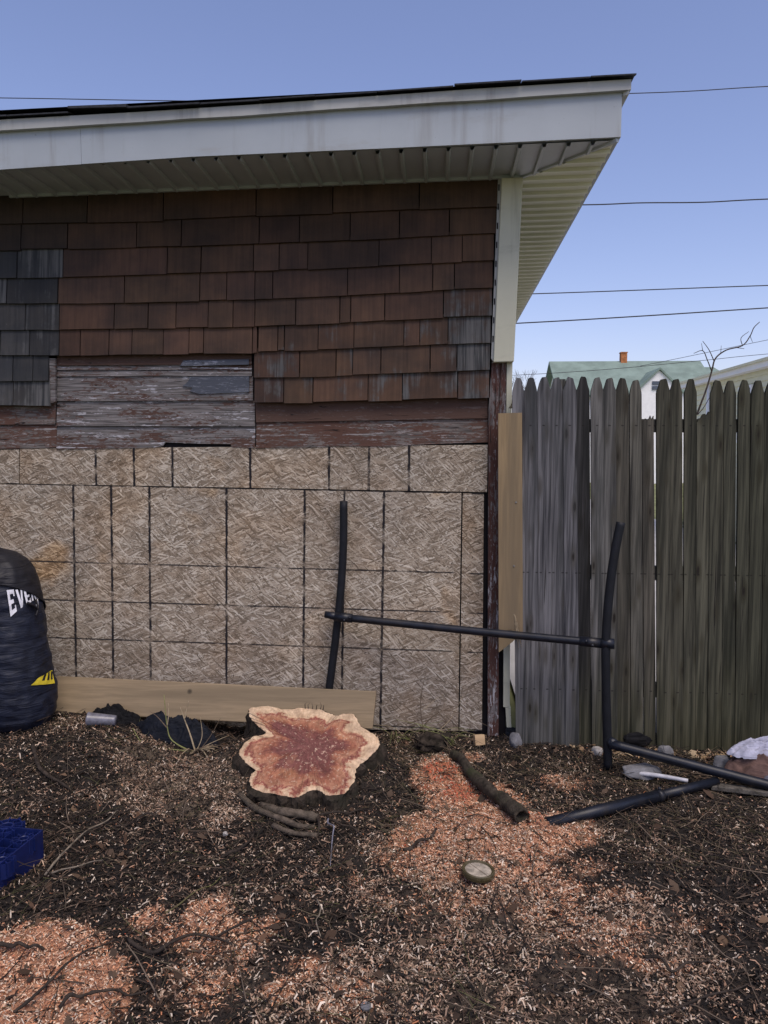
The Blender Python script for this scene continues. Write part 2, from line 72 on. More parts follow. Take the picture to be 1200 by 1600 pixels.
# ------------------------------------------------------------------ material helpers
class NT:
    def __init__(s, name, rough=.8, spec=.3, metal=0):
        s.m = bpy.data.materials.new(name); s.m.use_nodes = True; s.t = s.m.node_tree
        s.b = s.t.nodes['Principled BSDF']; s.b.inputs['Roughness'].default_value = rough
        s.b.inputs['Specular IOR Level'].default_value = spec; s.b.inputs['Metallic'].default_value = metal
    def put(s, sock, v):
        if hasattr(v, 'is_linked') or isinstance(v, bpy.types.NodeSocket): s.t.links.new(v, sock)
        else:
            if isinstance(v, (tuple, list)) and len(v) == 3 and sock.type == 'RGBA': v = (*v, 1)
            sock.default_value = v
    def n(s, typ, out=0, props=None, **kw):
        nd = s.t.nodes.new('ShaderNode'+typ)
        for k, v in (props or {}).items(): setattr(nd, k, v)
        for k, v in kw.items(): s.put(nd.inputs[k.replace('_', ' ')], v)
        return nd.outputs[out]
    def pos(s): return s.n('NewGeometry')
    def obj(s): return s.n('TexCoord', 3)
    def sc(s, v, x, y, z): return s.n('Mapping', Vector=v, Scale=(x, y, z))
    def add(s, v, off):
        nd = s.t.nodes.new('ShaderNodeVectorMath'); s.put(nd.inputs[0], v); s.put(nd.inputs[1], off); return nd.outputs[0]
    def noise(s, v, scale=5, detail=4, rough=.55, dist=0, out=0): return s.n('TexNoise', out, Vector=v, Scale=scale, Detail=detail, Roughness=rough, Distortion=dist)
    def vor(s, v, scale=5, feature='F1', out=0, rnd=1):
        nd = s.t.nodes.new('ShaderNodeTexVoronoi'); nd.feature = feature
        s.put(nd.inputs['Vector'], v); s.put(nd.inputs['Scale'], scale); s.put(nd.inputs['Randomness'], rnd); return nd.outputs[out]
    def rng(s, v, a, b, c=0., d=1., smooth=True):
        nd = s.t.nodes.new('ShaderNodeMapRange'); nd.interpolation_type = 'SMOOTHSTEP' if smooth else 'LINEAR'
        for i, x in enumerate((v, a, b, c, d)): s.put(nd.inputs[i], x)
        return nd.outputs[0]
    def math(s, op, a, b=0.):
        nd = s.t.nodes.new('ShaderNodeMath'); nd.operation = op; s.put(nd.inputs[0], a); s.put(nd.inputs[1], b); return nd.outputs[0]
    def mix(s, f, a, b, blend='MIX'):
        nd = s.t.nodes.new('ShaderNodeMix'); nd.data_type = 'RGBA'; nd.blend_type = blend
        s.put(nd.inputs[0], f); s.put(nd.inputs[6], a); s.put(nd.inputs[7], b); return nd.outputs[2]
    def bump(s, h, strength=.4, dist=.002):
        s.put(s.b.inputs['Normal'], s.n('Bump', Height=h, Strength=strength, Distance=dist))
    def base(s, c): s.put(s.b.inputs['Base Color'], c); return s.m
    def info(s):
        nd = s.t.nodes.new('ShaderNodeObjectInfo'); return nd.outputs['Color'], nd.outputs['Alpha'], nd.outputs['Random']

def m_shingle():
    s = NT('painted_cedar', .75, .25); p = s.pos(); c, a, r = s.info()
    off = s.n('CombineXYZ', X=s.math('MULTIPLY', r, 13.), Y=0., Z=s.math('MULTIPLY', r, 29.))
    q = s.add(p, off)
    g = s.noise(s.sc(q, 70, 8, 3), 1, 5); g2 = s.noise(s.sc(q, 260, 8, 6), 1, 2)
    blot = s.noise(s.sc(q, 7, 3, 5), 1, 5, .6)
    paint = s.mix(1., c, s.mix(s.rng(g, .3, .7), (.86, .86, .86), (1.14, 1.13, 1.12)), 'MULTIPLY')
    paint = s.mix(s.rng(blot, .35, .75, 0., .5), paint, s.mix(1., c, (.55, .6, .72), 'MULTIPLY'))
    wide = s.noise(s.sc(p, 2.6, 1, 3.4), 1, 5, .6); paint = s.mix(1., paint, s.mix(s.rng(wide, .32, .68), (.68, .72, .78), (1.34, 1.24, 1.14)), 'MULTIPLY')
    drip = s.noise(s.sc(p, 26, 1, 2.2), 1, 5, .6); paint = s.mix(s.rng(drip, .55, .72, 0., .55), paint, s.mix(1., paint, (.55, .58, .62), 'MULTIPLY'))
    wood = s.mix(s.rng(g, .3, .68), (.024, .026, .028), (.105, .103, .098))
    wood = s.mix(s.rng(g2, .55, .75), wood, (.13, .128, .12))
    thr = s.math('SUBTRACT', .74, s.math('MULTIPLY', a, .42))
    mk = s.math('ADD', s.math('MULTIPLY', blot, .75), s.math('MULTIPLY', g, .25))
    mask = s.rng(mk, thr, s.math('ADD', thr, .13))
    sp = s.rng(s.noise(q, 45, 4, .7), .70, .76)
    col = s.mix(mask, paint, wood); col = s.mix(s.math('MULTIPLY', sp, .3), col, (.22, .20, .19))
    s.bump(s.math('ADD', g, s.math('MULTIPLY', g2, .4)), .5, .003)
    return s.base(col)
def m_peel(name, paint, wood, white, bias=.5, vertical=False):
    s = NT(name, .8, .2); p = s.pos(); c, a, r = s.info()
    off = s.n('CombineXYZ', X=s.math('MULTIPLY', r, 17.), Y=0., Z=s.math('MULTIPLY', r, 31.)); q = s.add(p, off)
    k = (lambda x, z: (z, 6, x)) if vertical else (lambda x, z: (x, 6, z))
    gr = s.noise(s.sc(q, *k(5, 140)), 1, 4); gr2 = s.noise(s.sc(q, *k(3, 45)), 1, 5, .65, .5)
    fl = s.noise(s.sc(q, *k(22, 80)), 1, 6, .7, .6); big = s.noise(s.sc(q, *k(3, 9)), 1, 3)
    wd = s.mix(s.rng(gr, .3, .7), tuple(.35*x for x in wood), tuple(1.25*x for x in wood))
    m1 = s.rng(s.math('ADD', s.math('MULTIPLY', fl, .6), s.math('MULTIPLY', big, .4)), s.math('ADD', bias-.03, s.math('MULTIPLY', a, .0)), bias+.03)
    col = s.mix(m1, wd, paint)
    m2 = s.rng(s.math('ADD', s.math('MULTIPLY', fl, .45), s.math('MULTIPLY', gr2, .55)), .545, .585)
    col = s.mix(s.math('MULTIPLY', m2, a), col, s.mix(gr, tuple(.6*x for x in white), white))
    crack = s.rng(gr2, .31, .36); col = s.mix(crack, (.012, .010, .009), col)
    nail = s.rng(s.vor(s.sc(q, *k(7, 22)), 1), .045, .075); col = s.mix(nail, (.01, .009, .008), col)
    s.bump(s.math('ADD', s.math('MULTIPLY', m2, .5), s.math('ADD', gr, crack)), .7, .003)
    return s.base(col)
def m_osb():
    s = NT('oriented_strand_board', .8, .2); o = s.obj(); sep = s.n('SeparateXYZ', 0, None, Vector=o)
    nd = s.t.nodes.new('ShaderNodeSeparateXYZ'); s.put(nd.inputs[0], o); X, Zc = nd.outputs[0], nd.outputs[2]
    fl = s.n('CombineXYZ', X=X, Y=Zc, Z=0.); wob = s.noise(fl, 7, 3, .5, 0, 1)
    fl = s.mix(.03, fl, wob, 'ADD')
    col = None; hs = None
    for i, (ang, lx, ly, thr) in enumerate(((5, 11, 85, 0.), (-42, 13, 88, .42), (36, 12, 95, .50), (74, 16, 92, .64), (-16, 11, 115, .52), (-66, 17, 110, .70), (12, 15, 170, .52), (-24, 17, 180, .60), (44, 18, 180, .76))):
        v = s.n('Mapping', Vector=fl, Rotation=(0, 0, rad(ang)), Location=(i*3.7, i*1.9, i*5.1)); v = s.sc(v, lx, ly, 1)
        rc = s.vor(v, 1, 'F1', 1); nd2 = s.t.nodes.new('ShaderNodeSeparateColor'); s.put(nd2.inputs[0], rc)
        grain = s.noise(s.sc(v, .5, 6, 1), 1, 4, .7)
        tone = s.math('ADD', s.math('MULTIPLY', nd2.outputs[0], .74), s.math('MULTIPLY', grain, .32))
        cr = s.t.nodes.new('ShaderNodeValToRGB'); s.put(cr.inputs[0], tone)
        e = cr.color_ramp.elements; e[0].position = .10; e[0].color = (.13, .102, .073, 1); e[1].position = .95; e[1].color = (.70, .63, .51, 1)
        for ps, c4 in ((.32, (.25, .200, .142, 1)), (.55, (.37, .305, .225, 1)), (.75, (.50, .435, .34, 1))):
            k = e.new(ps); k.color = c4
        edge = s.rng(s.vor(v, 1, 'DISTANCE_TO_EDGE'), 0., .05)
        cc = s.mix(edge, s.mix(.5, cr.outputs[0], (.06, .045, .035)), cr.outputs[0])
        if col is None: col, hs = cc, tone
        else:
            mk = s.math('GREATER_THAN', nd2.outputs[1], thr); col = s.mix(mk, col, cc); hs = s.mix(mk, hs, tone)
    st = s.noise(fl, 2.2, 4, .6); col = s.mix(s.rng(st, .45, .75, 0., .45), col, s.mix(1., col, (1.0, .78, .55), 'MULTIPLY'))
    gy = s.noise(s.add(fl, (7, 3, 0)), 1.6, 4, .6); col = s.mix(s.rng(gy, .42, .68, 0., .55), col, s.mix(1., col, (.78, .80, .84), 'MULTIPLY'))
    dk = s.noise(s.add(fl, (2, 9, 0)), 3.1, 5, .65); col = s.mix(s.rng(dk, .52, .72, 0., .5), col, s.mix(1., col, (.55, .46, .38), 'MULTIPLY'))
    gold = s.noise(s.add(fl, (5, 1, 0)), 2.4, 3, .5); col = s.mix(s.rng(gold, .6, .72, 0., .7), col, s.mix(1., col, (1.15, .85, .5), 'MULTIPLY'))
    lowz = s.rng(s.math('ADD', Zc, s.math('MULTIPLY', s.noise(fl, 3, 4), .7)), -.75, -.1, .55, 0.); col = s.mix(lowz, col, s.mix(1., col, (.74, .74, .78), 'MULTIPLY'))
    spk = s.rng(s.noise(fl, 120, 3, .7), .34, .39); col = s.mix(spk, (.05, .038, .03), col)
    # sprayed stud lines: every 16 inches plus 24 and 72 inches
    def line(c, w0, nz):
        d1 = s.math('PINGPONG', c, .2032); d2 = s.math('PINGPONG', s.math('ADD', c, .6096), .6096)
        d = s.math('MINIMUM', d1, d2); d = s.math('ADD', d, s.math('MULTIPLY', s.math('SUBTRACT', nz, .5), w0*2.2))
        return s.rng(d, w0*.55, w0*1.25, 1., 0.)
    nz = s.noise(s.sc(fl, 60, 28, 1), 1, 4, .7); nz2 = s.noise(s.sc(fl, 25, 80, 1), 1, 4, .7)
    lv = line(X, .0068, nz); lh = line(s.math('MULTIPLY', Zc, -1.), .0042, nz2)
    fade = s.rng(s.noise(fl, 14, 3), .32, .52, .35, 1.)
    ln = s.math('MULTIPLY', s.math('MAXIMUM', lv, s.math('MULTIPLY', lh, .95)), fade)
    inside = s.rng(X, .03, .05); inside2 = s.rng(Zc, -.03, -.05, 0., 1.)
    col = s.mix(s.math('MULTIPLY', ln, s.math('MULTIPLY', inside, s.rng(X, 2.385, 2.41, 1., 0.))), col, (.016, .014, .016))
    nx_ = s.math('PINGPONG', s.math('ADD', X, .006), .2032); nz_ = s.math('PINGPONG', s.math('ADD', Zc, .03), .0762); nail = s.rng(s.math('ADD', s.math('MULTIPLY', nx_, nx_), s.math('MULTIPLY', nz_, nz_)), .000012, .00003, .8, 0.)
    col = s.mix(nail, col, (.035, .028, .024))
    s.bump(hs, .6, .003)
    return s.base(col)
def m_plain(name, c, rough=.6, spec=.4, var=.15, scale=6, bump=0, metal=0, dirt=None):
    s = NT(name, rough, spec, metal); p = s.pos(); n = s.noise(p, scale, 5, .6)
    col = s.mix(s.rng(n, .3, .7), tuple(x*(1-var) for x in c), tuple(x*(1+var) for x in c))
    if dirt:
        d = s.rng(s.noise(s.sc(p, 3, 3, 9), 1, 6, .65), .55, .75, 0., .6); col = s.mix(d, col, dirt)
        d3 = s.rng(s.noise(s.sc(p, 14, 14, 1.2), 1, 5, .6), .52, .72, 0., .5); col = s.mix(d3, col, tuple(.8*x for x in dirt))
        d2 = s.rng(s.noise(p, 55, 3, .6), .72, .76, 0., .8); col = s.mix(d2, col, tuple(.4*x for x in dirt))
    if bump: s.bump(s.noise(p, scale*8, 4), bump, .004)
    return s.base(col)
def m_picket():
    s = NT('weathered_fence_wood', .85, .2); p = s.pos(); c, a, r = s.info()
    off = s.n('CombineXYZ', X=s.math('MULTIPLY', r, 19.), Y=0., Z=s.math('MULTIPLY', r, 41.)); q = s.add(p, off)
    g = s.noise(s.sc(q, 60, 10, 1.6), 1, 5, .6, .4); g2 = s.noise(s.sc(q, 220, 10, 4), 1, 3)
    kn = s.vor(s.sc(q, 17, 4, 4.6), 1); ring = s.rng(kn, .07, .16); halo = s.rng(kn, .14, .42)
    col = s.mix(1., c, s.mix(s.rng(g, .28, .72), (.30, .30, .31), (1.85, 1.8, 1.74)), 'MULTIPLY')
    col = s.mix(s.math('MULTIPLY', s.rng(g2, .5, .7), .35), col, s.mix(1., c, (1.7, 1.68, 1.65), 'MULTIPLY'))
    col = s.mix(halo, s.mix(1., c, (.75, .7, .62), 'MULTIPLY'), col); col = s.mix(ring, (.018, .015, .012), col)
    crack = s.rng(s.noise(s.sc(q, 44, 8, .9), 1, 4, .6), .33, .355); col = s.mix(crack, (.015, .013, .011), col)
    st = s.rng(s.noise(s.sc(q, 16, 3, 1.0), 1, 5, .6), .46, .66, 0., .75); col = s.mix(st, col, s.mix(1., c, (.42, .44, .42), 'MULTIPLY'))
    nd = s.t.nodes.new('ShaderNodeSeparateXYZ'); s.put(nd.inputs[0], p)
    zz = s.math('ADD', nd.outputs[2], s.math('MULTIPLY', s.noise(s.sc(q, 14, 3, 2), 1, 5), .7))
    alg = s.math('MULTIPLY', s.rng(zz, .30, 1.0, .85, 0.), a)
    col = s.mix(alg, col, s.mix(s.rng(g, .3, .7), (.018, .020, .010), (.080, .076, .044)))
    gc = s.t.nodes.new('ShaderNodeSeparateXYZ'); s.put(gc.inputs[0], s.n('TexCoord', 0)); gx = s.math('SUBTRACT', s.math('ABSOLUTE', s.math('SUBTRACT', gc.outputs[0], .5)), .2); gx = s.math('MULTIPLY', gx, .062)
    for zr in (.295, .895, 1.632):
        dz = s.math('SUBTRACT', nd.outputs[2], zr); dd = s.math('ADD', s.math('MULTIPLY', gx, gx), s.math('MULTIPLY', dz, dz)); col = s.mix(s.rng(dd, .000006, .00002, .7, 0.), col, (.012, .010, .009))
    s.bump(s.math('ADD', g, s.math('ADD', s.math('MULTIPLY', g2, .3), s.math('MULTIPLY', ring, .3))), .75, .004)
    return s.base(col)
def m_newwood(name, c, c2, along='x'):
    s = NT(name, .7, .3); p = s.pos(); k = (4, 20, 60) if along == 'x' else (60, 20, 3)
    g = s.noise(s.sc(p, *k), 1, 5, .6, .6); b = s.noise(s.sc(p, *(tuple(x*.14 for x in k))), 1, 4)
    col = s.mix(s.rng(g, .3, .7), tuple(.82*x for x in c), tuple(1.12*x for x in c)); col = s.mix(s.rng(b, .42, .7, 0., .8), col, c2)
    kn = s.rng(s.vor(s.sc(p, 5, 5, 5), 1), .04, .10); col = s.mix(kn, tuple(.35*x for x in c2), col)
    s.bump(g, .3, .002); return s.base(col)
def m_attr(name, rough=.85, spec=.25, bump=0):
    s = NT(name, rough, spec); a = s.n('Attribute', 0, {'attribute_name': 'Col'})
    if bump:
        nz = s.noise(s.pos(), 160, 5, .7); a = s.mix(1., a, s.mix(s.rng(nz, .3, .7), (.6, .6, .6), (1.4, 1.4, 1.4)), 'MULTIPLY'); s.bump(nz, bump, .006)
    return s.base(a)
def m_bark(name, c, c2):
    s = NT(name, .9, .2); p = s.pos(); n = s.noise(s.sc(p, 40, 40, 40), 1, 6, .7); b = s.noise(p, 9, 4)
    col = s.mix(s.rng(n, .3, .7), tuple(.4*x for x in c), tuple(1.5*x for x in c)); col = s.mix(s.rng(b, .45, .7, 0., .8), col, c2)
    s.bump(n, .9, .006); return s.base(col)
def m_cut():
    s = NT('fresh_cut_wood', .7, .3); p = s.pos(); at = s.n('Attribute', 0, {'attribute_name': 'Col'})
    nd = s.t.nodes.new('ShaderNodeSeparateColor'); s.put(nd.inputs[0], at); rr, th = nd.outputs[0], nd.outputs[1]
    n = s.noise(p, 16, 6, .65, .8); nf = s.noise(s.sc(p, 90, 30, 30), 1, 4, .7); n2 = s.noise(s.add(p, (3, 5, 1)), 7, 4, .6)
    t = s.math('ADD', rr, s.math('MULTIPLY', s.math('SUBTRACT', n, .5), .55)); t = s.math('ADD', t, s.math('MULTIPLY', s.math('SUBTRACT', n2, .5), .5)); ny = s.t.nodes.new('ShaderNodeSeparateXYZ'); s.put(ny.inputs[0], p); t = s.math('ADD', t, s.math('MULTIPLY', s.math('ADD', ny.outputs[1], .60), .45)); t = s.math('ADD', t, s.math('MULTIPLY', s.math('ADD', ny.outputs[0], .60), .12))
    cr = s.t.nodes.new('ShaderNodeValToRGB'); s.put(cr.inputs[0], t); e = cr.color_ramp.elements
    e[0].position = .10; e[0].color = (.16, .062, .055, 1); e[1].position = 1.0; e[1].color = (.56, .43, .29, 1)
    for ps, c4 in ((.40, (.15, .052, .043, 1)), (.54, (.27, .105, .062, 1)), (.68, (.37, .19, .115, 1)), (.755, (.19, .052, .042, 1)), (.79, (.34, .16, .10, 1)), (.84, (.54, .40, .26, 1))):
        k = e.new(ps); k.color = c4
    col = s.mix(s.rng(n2, .5, .68, 0., .7), cr.outputs[0], s.mix(.45, cr.outputs[0], (.48, .25, .12)))
    col = s.mix(s.rng(s.noise(p, 60, 4, .7), .56, .66, 0., .75), col, (.52, .38, .28))
    col = s.mix(1., col, s.mix(s.rng(nf, .3, .7), (.8, .78, .76), (1.15, 1.15, 1.15)), 'MULTIPLY')
    pv = s.n('CombineXYZ', X=s.math('MULTIPLY', th, 46.), Y=s.math('MULTIPLY', nd.outputs[2], 3.), Z=0.); rs_ = s.noise(pv, 1, 4, .65); col = s.mix(1., col, s.mix(s.rng(rs_, .3, .7), (.74, .70, .68), (1.2, 1.18, 1.16)), 'MULTIPLY')
    rg = s.math('SINE', s.math('MULTIPLY', s.math('ADD', nd.outputs[2], s.math('MULTIPLY', n, .12)), 95.)); col = s.mix(s.rng(rg, .2, .95, 0., .22), col, s.mix(1., col, (.6, .5, .45), 'MULTIPLY'))
    ck = s.rng(s.noise(s.n('CombineXYZ', X=s.math('MULTIPLY', th, 30.), Y=s.math('MULTIPLY', nd.outputs[2], 1.2), Z=4.), 1, 3), .285, .30); col = s.mix(ck, (.05, .022, .018), col)
    ws = s.t.nodes.new('ShaderNodeTexWave'); s.put(ws.inputs['Vector'], s.n('Mapping', Vector=p, Rotation=(0, 0, .35))); s.put(ws.inputs['Scale'], 38); s.put(ws.inputs['Distortion'], 4)
    s.bump(s.math('ADD', nf, s.math('MULTIPLY', ws.outputs[0+1], .4)), .5, .003); return s.base(col)
def m_fabric(name, c, sheen=.5, rough=.55, spec=.35):
    s = NT(name, rough, spec); p = s.pos(); n = s.noise(p, 25, 5, .6); b = s.noise(p, 3.5, 3)
    col = s.mix(s.rng(n, .3, .7), tuple(.75*x for x in c), tuple(1.25*x for x in c)); col = s.mix(s.rng(b, .5, .8, 0., .3), col, tuple(.6*x+.02 for x in c))
    w1 = s.noise(s.sc(p, 5, 5, 34), 1, 4, .6, .8); s.bump(w1, .8, .012); return s.base(col)

MT = dict(
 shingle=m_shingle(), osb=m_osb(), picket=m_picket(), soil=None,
 clap_old=m_peel('weathered_clapboard', (.085, .048, .036), (.19, .175, .165), (.50, .49, .50), .53),
 clap_brown=m_peel('brown_clapboard', (.082, .048, .036), (.16, .135, .115), (.42, .40, .38), .40),
 clap_half=m_peel('peeling_clapboard', (.095, .05, .036), (.16, .14, .125), (.42, .40, .38), .48),
 clap_blue=m_peel('blue_grey_clapboard', (.075, .083, .10), (.20, .21, .24), (.36, .38, .44), .45),
 corner=m_peel('peeling_corner_board', (.075, .036, .028), (.17, .155, .15), (.46, .45, .46), .47, True),
 paper=m_plain('tar_paper', (.012, .011, .012), .9, .1, .2),
 fascia=m_plain('white_aluminium', (.355, .39, .41), .45, .45, .05, 2.5, 0, 0, (.29, .29, .27)),
 drip=m_plain('white_drip_metal', (.40, .405, .38), .5, .4, .06, 3, 0, 0, (.24, .235, .21)),
 vinyl=m_plain('cream_vinyl', (.50, .495, .375), .5, .4, .05, 3, 0, 0, (.32, .31, .23)),
 soffit=m_plain('shaded_soffit', (.43, .46, .49), .5, .4, .06, 3), soffit_lit=m_plain('lit_soffit', (.76, .76, .63), .5, .4, .05, 3),  # same soffit vinyl: front colour darkened for shade, side lightened for bounced light
 roof=m_plain('asphalt_shingle', (.035, .037, .043), .9, .2, .3, 40, .6),
 tan=m_newwood('tan_board', (.28, .20, .105), (.14, .11, .07), 'z'),
 plank=m_newwood('pine_plank', (.245, .185, .112), (.15, .115, .07), 'x'),
 block=m_newwood('wood_offcut', (.48, .34, .19), (.40, .27, .15), 'x'),
 steel=m_plain('black_pipe', (.007, .009, .015), .42, .38, .4, 14, .06, 0, (.035, .03, .025)),
 foam=m_plain('black_foam', (.006, .007, .010), .62, .3, .3, 20, .12),
 bark=m_bark('stump_bark', (.034, .026, .019), (.020, .019, .012)), cut=m_cut(),
 logbark=m_bark('mossy_bark', (.042, .034, .025), (.040, .044, .020)), root=m_bark('root_bark', (.095, .075, .056), (.07, .06, .042)),
 stick=m_bark('stick_bark', (.045, .034, .026), (.03, .024, .02)), palestick=m_bark('pale_stick', (.20, .165, .12), (.14, .12, .10)),
 greenstick=m_bark('green_stick', (.10, .10, .035), (.12, .10, .05)), bluestick=m_bark('grey_stick', (.17, .17, .20), (.13, .12, .14)),
 hole=m_plain('rotten_core', (.006, .005, .004), .95, .05, .3, 30),
 bag=m_fabric('navy_vinyl', (.007, .010, .022)), bagcap=m_fabric('black_vinyl', (.007, .007, .011)), letter=m_plain('white_print', (.72, .73, .77), .5, .3, .06, 30),
 yellow=m_plain('yellow_print', (.58, .46, .03), .5, .3, .12, 30), blackprint=m_plain('black_print', (.01, .01, .014), .5, .3),
 chrome=m_plain('dull_steel', (.35, .34, .33), .35, .5, .2, 20, 0, .8),
 navycloth=m_fabric('navy_cloth', (.0045, .0065, .012), 0, .75, .2), blackcloth=m_fabric('black_cloth', (.004, .004, .005), 0, .8, .2),
 whitecloth=m_fabric('white_cloth', (.34, .345, .42), 0, .9, .1), browncloth=m_fabric('brown_cloth', (.12, .075, .062), 0, .9, .1), greycloth=m_fabric('grey_cloth', (.10, .10, .12), 0, .9, .1),
 blue=m_plain('blue_plastic', (.004, .011, .075), .45, .5, .2, 20), stone=m_plain('grey_stone', (.15, .15, .155), .85, .2, .3, 14, .7), palestone=m_plain('pale_stone', (.36, .34, .31), .85, .2, .25, 14, .6),
 cup=m_plain('cloudy_plastic', (.13, .13, .155), .3, .5, .25, 40), palepipe=m_plain('pale_pipe', (.42, .42, .44), .5, .4, .25, 20, .1), slat=m_bark('old_slat', (.10, .09, .075), (.08, .07, .06)),
 lid=m_plain('dusty_lid_top', (.34, .295, .23), .6, .4, .35, 45, .3, 0, (.10, .065, .04)), rim=m_plain('olive_rim', (.065, .052, .022), .5, .4, .3, 40),
 straw=m_plain('dry_stem', (.34, .27, .17), .7, .3, .25, 60), greenstem=m_plain('green_stem', (.19, .20, .07), .7, .3, .25, 60), darkstem=m_plain('brown_stem', (.13, .095, .065), .8, .2, .25, 60),
 hwhite=m_plain('white_siding', (.86, .86, .84), .7, .3, .04), hgreen=m_plain('green_roof', (.20, .265, .225), .85, .2, .16, 1.5), hblue=m_plain('window_glass', (.06, .08, .11), .15, .5), brick=m_plain('chimney_brick', (.42, .17, .07), .9, .2, .3, 8),  # green roof colour paled to stand for distance haze
 hpink=m_plain('pink_brick', (.42, .30, .27), .9, .2, .15, 4), hcream=m_plain('cream_siding', (.72, .70, .50), .7, .3, .04), wire=m_plain('cable', (.03, .03, .035), .6, .3),
 grass=m_plain('dry_lawn', (.18, .19, .09), .95, .1, .3, 1.2), concrete=m_plain('concrete', (.46, .45, .42), .9, .2, .12, 1.5), twig=m_bark('sapling_bark', (.075, .06, .05), (.09, .07, .06)),
 chip=m_attr('wood_chip'), dirt=m_attr('yard_soil', .8, .3, .9))
# ------------------------------------------------------------------ mesh helpers
def tag(o, label=None, cat=None, group=None, kind=None):
    for k, v in (('label', label), ('category', cat), ('group', group), ('kind', kind)):
        if v: o[k] = v
    return o
def link(name, me, mat, parent=None, smooth=False):
    o = bpy.data.objects.new(name, me); COL.objects.link(o)
    if mat and not me.materials: me.materials.append(MT[mat] if isinstance(mat, str) else mat)
    if smooth: me.polygons.foreach_set('use_smooth', [True]*len(me.polygons))
    if parent:
        o.parent = parent
        base = parent.matrix_basis if parent.parent is None else Matrix()
        o.matrix_parent_inverse = base.inverted()
    return o
def mesh(name, v, f, mat, parent=None, smooth=False):
    me = bpy.data.meshes.new(name); me.from_pydata([tuple(p) for p in v], [], f); me.update()
    return link(name, me, mat, parent, smooth)
def empty(name, loc, label, cat, group=None):
    o = bpy.data.objects.new(name, None); COL.objects.link(o); o.location = loc; o.empty_display_size = .1
    return tag(o, label, cat, group)
def prism(front, back):
    n = len(front); v = list(front)+list(back)
    f = [tuple(range(n)), tuple(range(2*n-1, n-1, -1))]
    for i in range(n): j = (i+1) % n; f.append((j, i, n+i, n+j))
    return v, f
def plate(name, xz, yb, yf, mat, parent, wedge=0):
    """xz outline clockwise as seen from the yard; wedge: the lower edge stands that much prouder"""
    zt = max(z for _, z in xz); zb = min(z for _, z in xz); h = max(zt-zb, 1e-4)
    fr = [(x, yf-wedge*(zt-z)/h, z) for x, z in xz]; bk = [(x, yb, z) for x, z in xz]
    v, f = prism(fr, bk); return mesh(name, v, [tuple(reversed(q)) for q in f], mat, parent)
def box(name, c, s, mat, parent=None, rot=0, tilt=0, bev=0):
    bm = bmesh.new(); bmesh.ops.create_cube(bm, size=1)
    bmesh.ops.scale(bm, vec=s, verts=bm.verts)
    if bev: bmesh.ops.bevel(bm, geom=bm.edges[:], offset=bev, segments=2, affect='EDGES', profile=.5)
    R = Matrix.Translation(c) @ Matrix.Rotation(rot, 4, 'Z') @ Matrix.Rotation(tilt, 4, 'X'); bmesh.ops.transform(bm, matrix=R, verts=bm.verts)
    me = bpy.data.meshes.new(name); bm.to_mesh(me); bm.free(); return link(name, me, mat, parent)
def smooth_path(pts, n=6):
    P = [Vector(p) for p in pts]
    if len(P) < 3: return P
    P = [2*P[0]-P[1]]+P+[2*P[-1]-P[-2]]; out = []
    for i in range(1, len(P)-2):
        for k in range(n):
            t = k/n; a, b, c, d = P[i-1:i+3]
            out.append(.5*((2*b)+(c-a)*t+(2*a-5*b+4*c-d)*t*t+(3*b-a-3*c+d)*t**3))
    out.append(P[-2]); return out
def tube_vf(pts, r0, r1=None, sides=8, jit=0, cap=True, seed=0):
    r1 = r0 if r1 is None else r1; n = len(pts); V = []; F = []
    ref = Vector((0, 0, 1)) if abs((pts[-1]-pts[0]).normalized().z) < .9 else Vector((0, 1, 0)); rr = random.Random(seed)
    for i, p in enumerate(pts):
        t = (pts[min(i+1, n-1)]-pts[max(i-1, 0)]).normalized(); a = t.cross(ref).normalized(); b = t.cross(a)
        r = r0+(r1-r0)*i/max(n-1, 1); r *= 1+jit*(rr.random()-.5)
        for k in range(sides):
            g = 2*math.pi*k/sides; q = r*(1+jit*.6*(rr.random()-.5)); V.append(p+q*(math.cos(g)*a+math.sin(g)*b))
    for i in range(n-1):
        for k in range(sides):
            k2 = (k+1) % sides; F.append((i*sides+k, i*sides+k2, (i+1)*sides+k2, (i+1)*sides+k))
    if cap: F += [tuple(range(sides-1, -1, -1)), tuple((n-1)*sides+k for k in range(sides))]
    return V, F
def tube(name, pts, r0, mat, parent=None, r1=None, sides=10, n=6, jit=0, seed=0):
    v, f = tube_vf(smooth_path(pts, n), r0, r1, sides, jit, True, seed); return mesh(name, v, f, mat, parent, True)
def join_vf(parts):
    V, F = [], []
    for v, f in parts: o = len(V); V += list(v); F += [tuple(i+o for i in q) for q in f]
    return V, F
# value noise for numpy
_LAT = RNG.random((64, 64))
def vn(x, y, s, ox=0., oy=0.):
    x = np.asarray(x)*s+ox; y = np.asarray(y)*s+oy; xi = np.floor(x).astype(int); yi = np.floor(y).astype(int)
    fx = x-xi; fy = y-yi; fx = fx*fx*(3-2*fx); fy = fy*fy*(3-2*fy); L = lambda a, b: _LAT[a % 64, b % 64]
    return (L(xi, yi)*(1-fx)+L(xi+1, yi)*fx)*(1-fy)+(L(xi, yi+1)*(1-fx)+L(xi+1, yi+1)*fx)*fy
def fbm(x, y, s, o=4): return sum(vn(x, y, s*2**k, 7.3*k, 3.1*k)*.5**k for k in range(o))/sum(.5**k for k in range(o))
def sstep(t): t = np.clip(t, 0, 1); return t*t*(3-2*t)
def mask(L, x, y):
    m = np.zeros_like(x)
    for cx, cy, rx, ry, a in L: m = np.maximum(m, a*np.exp(-.5*(((x-cx)/rx)**2+((y-cy)/ry)**2)**1.7))
    return m
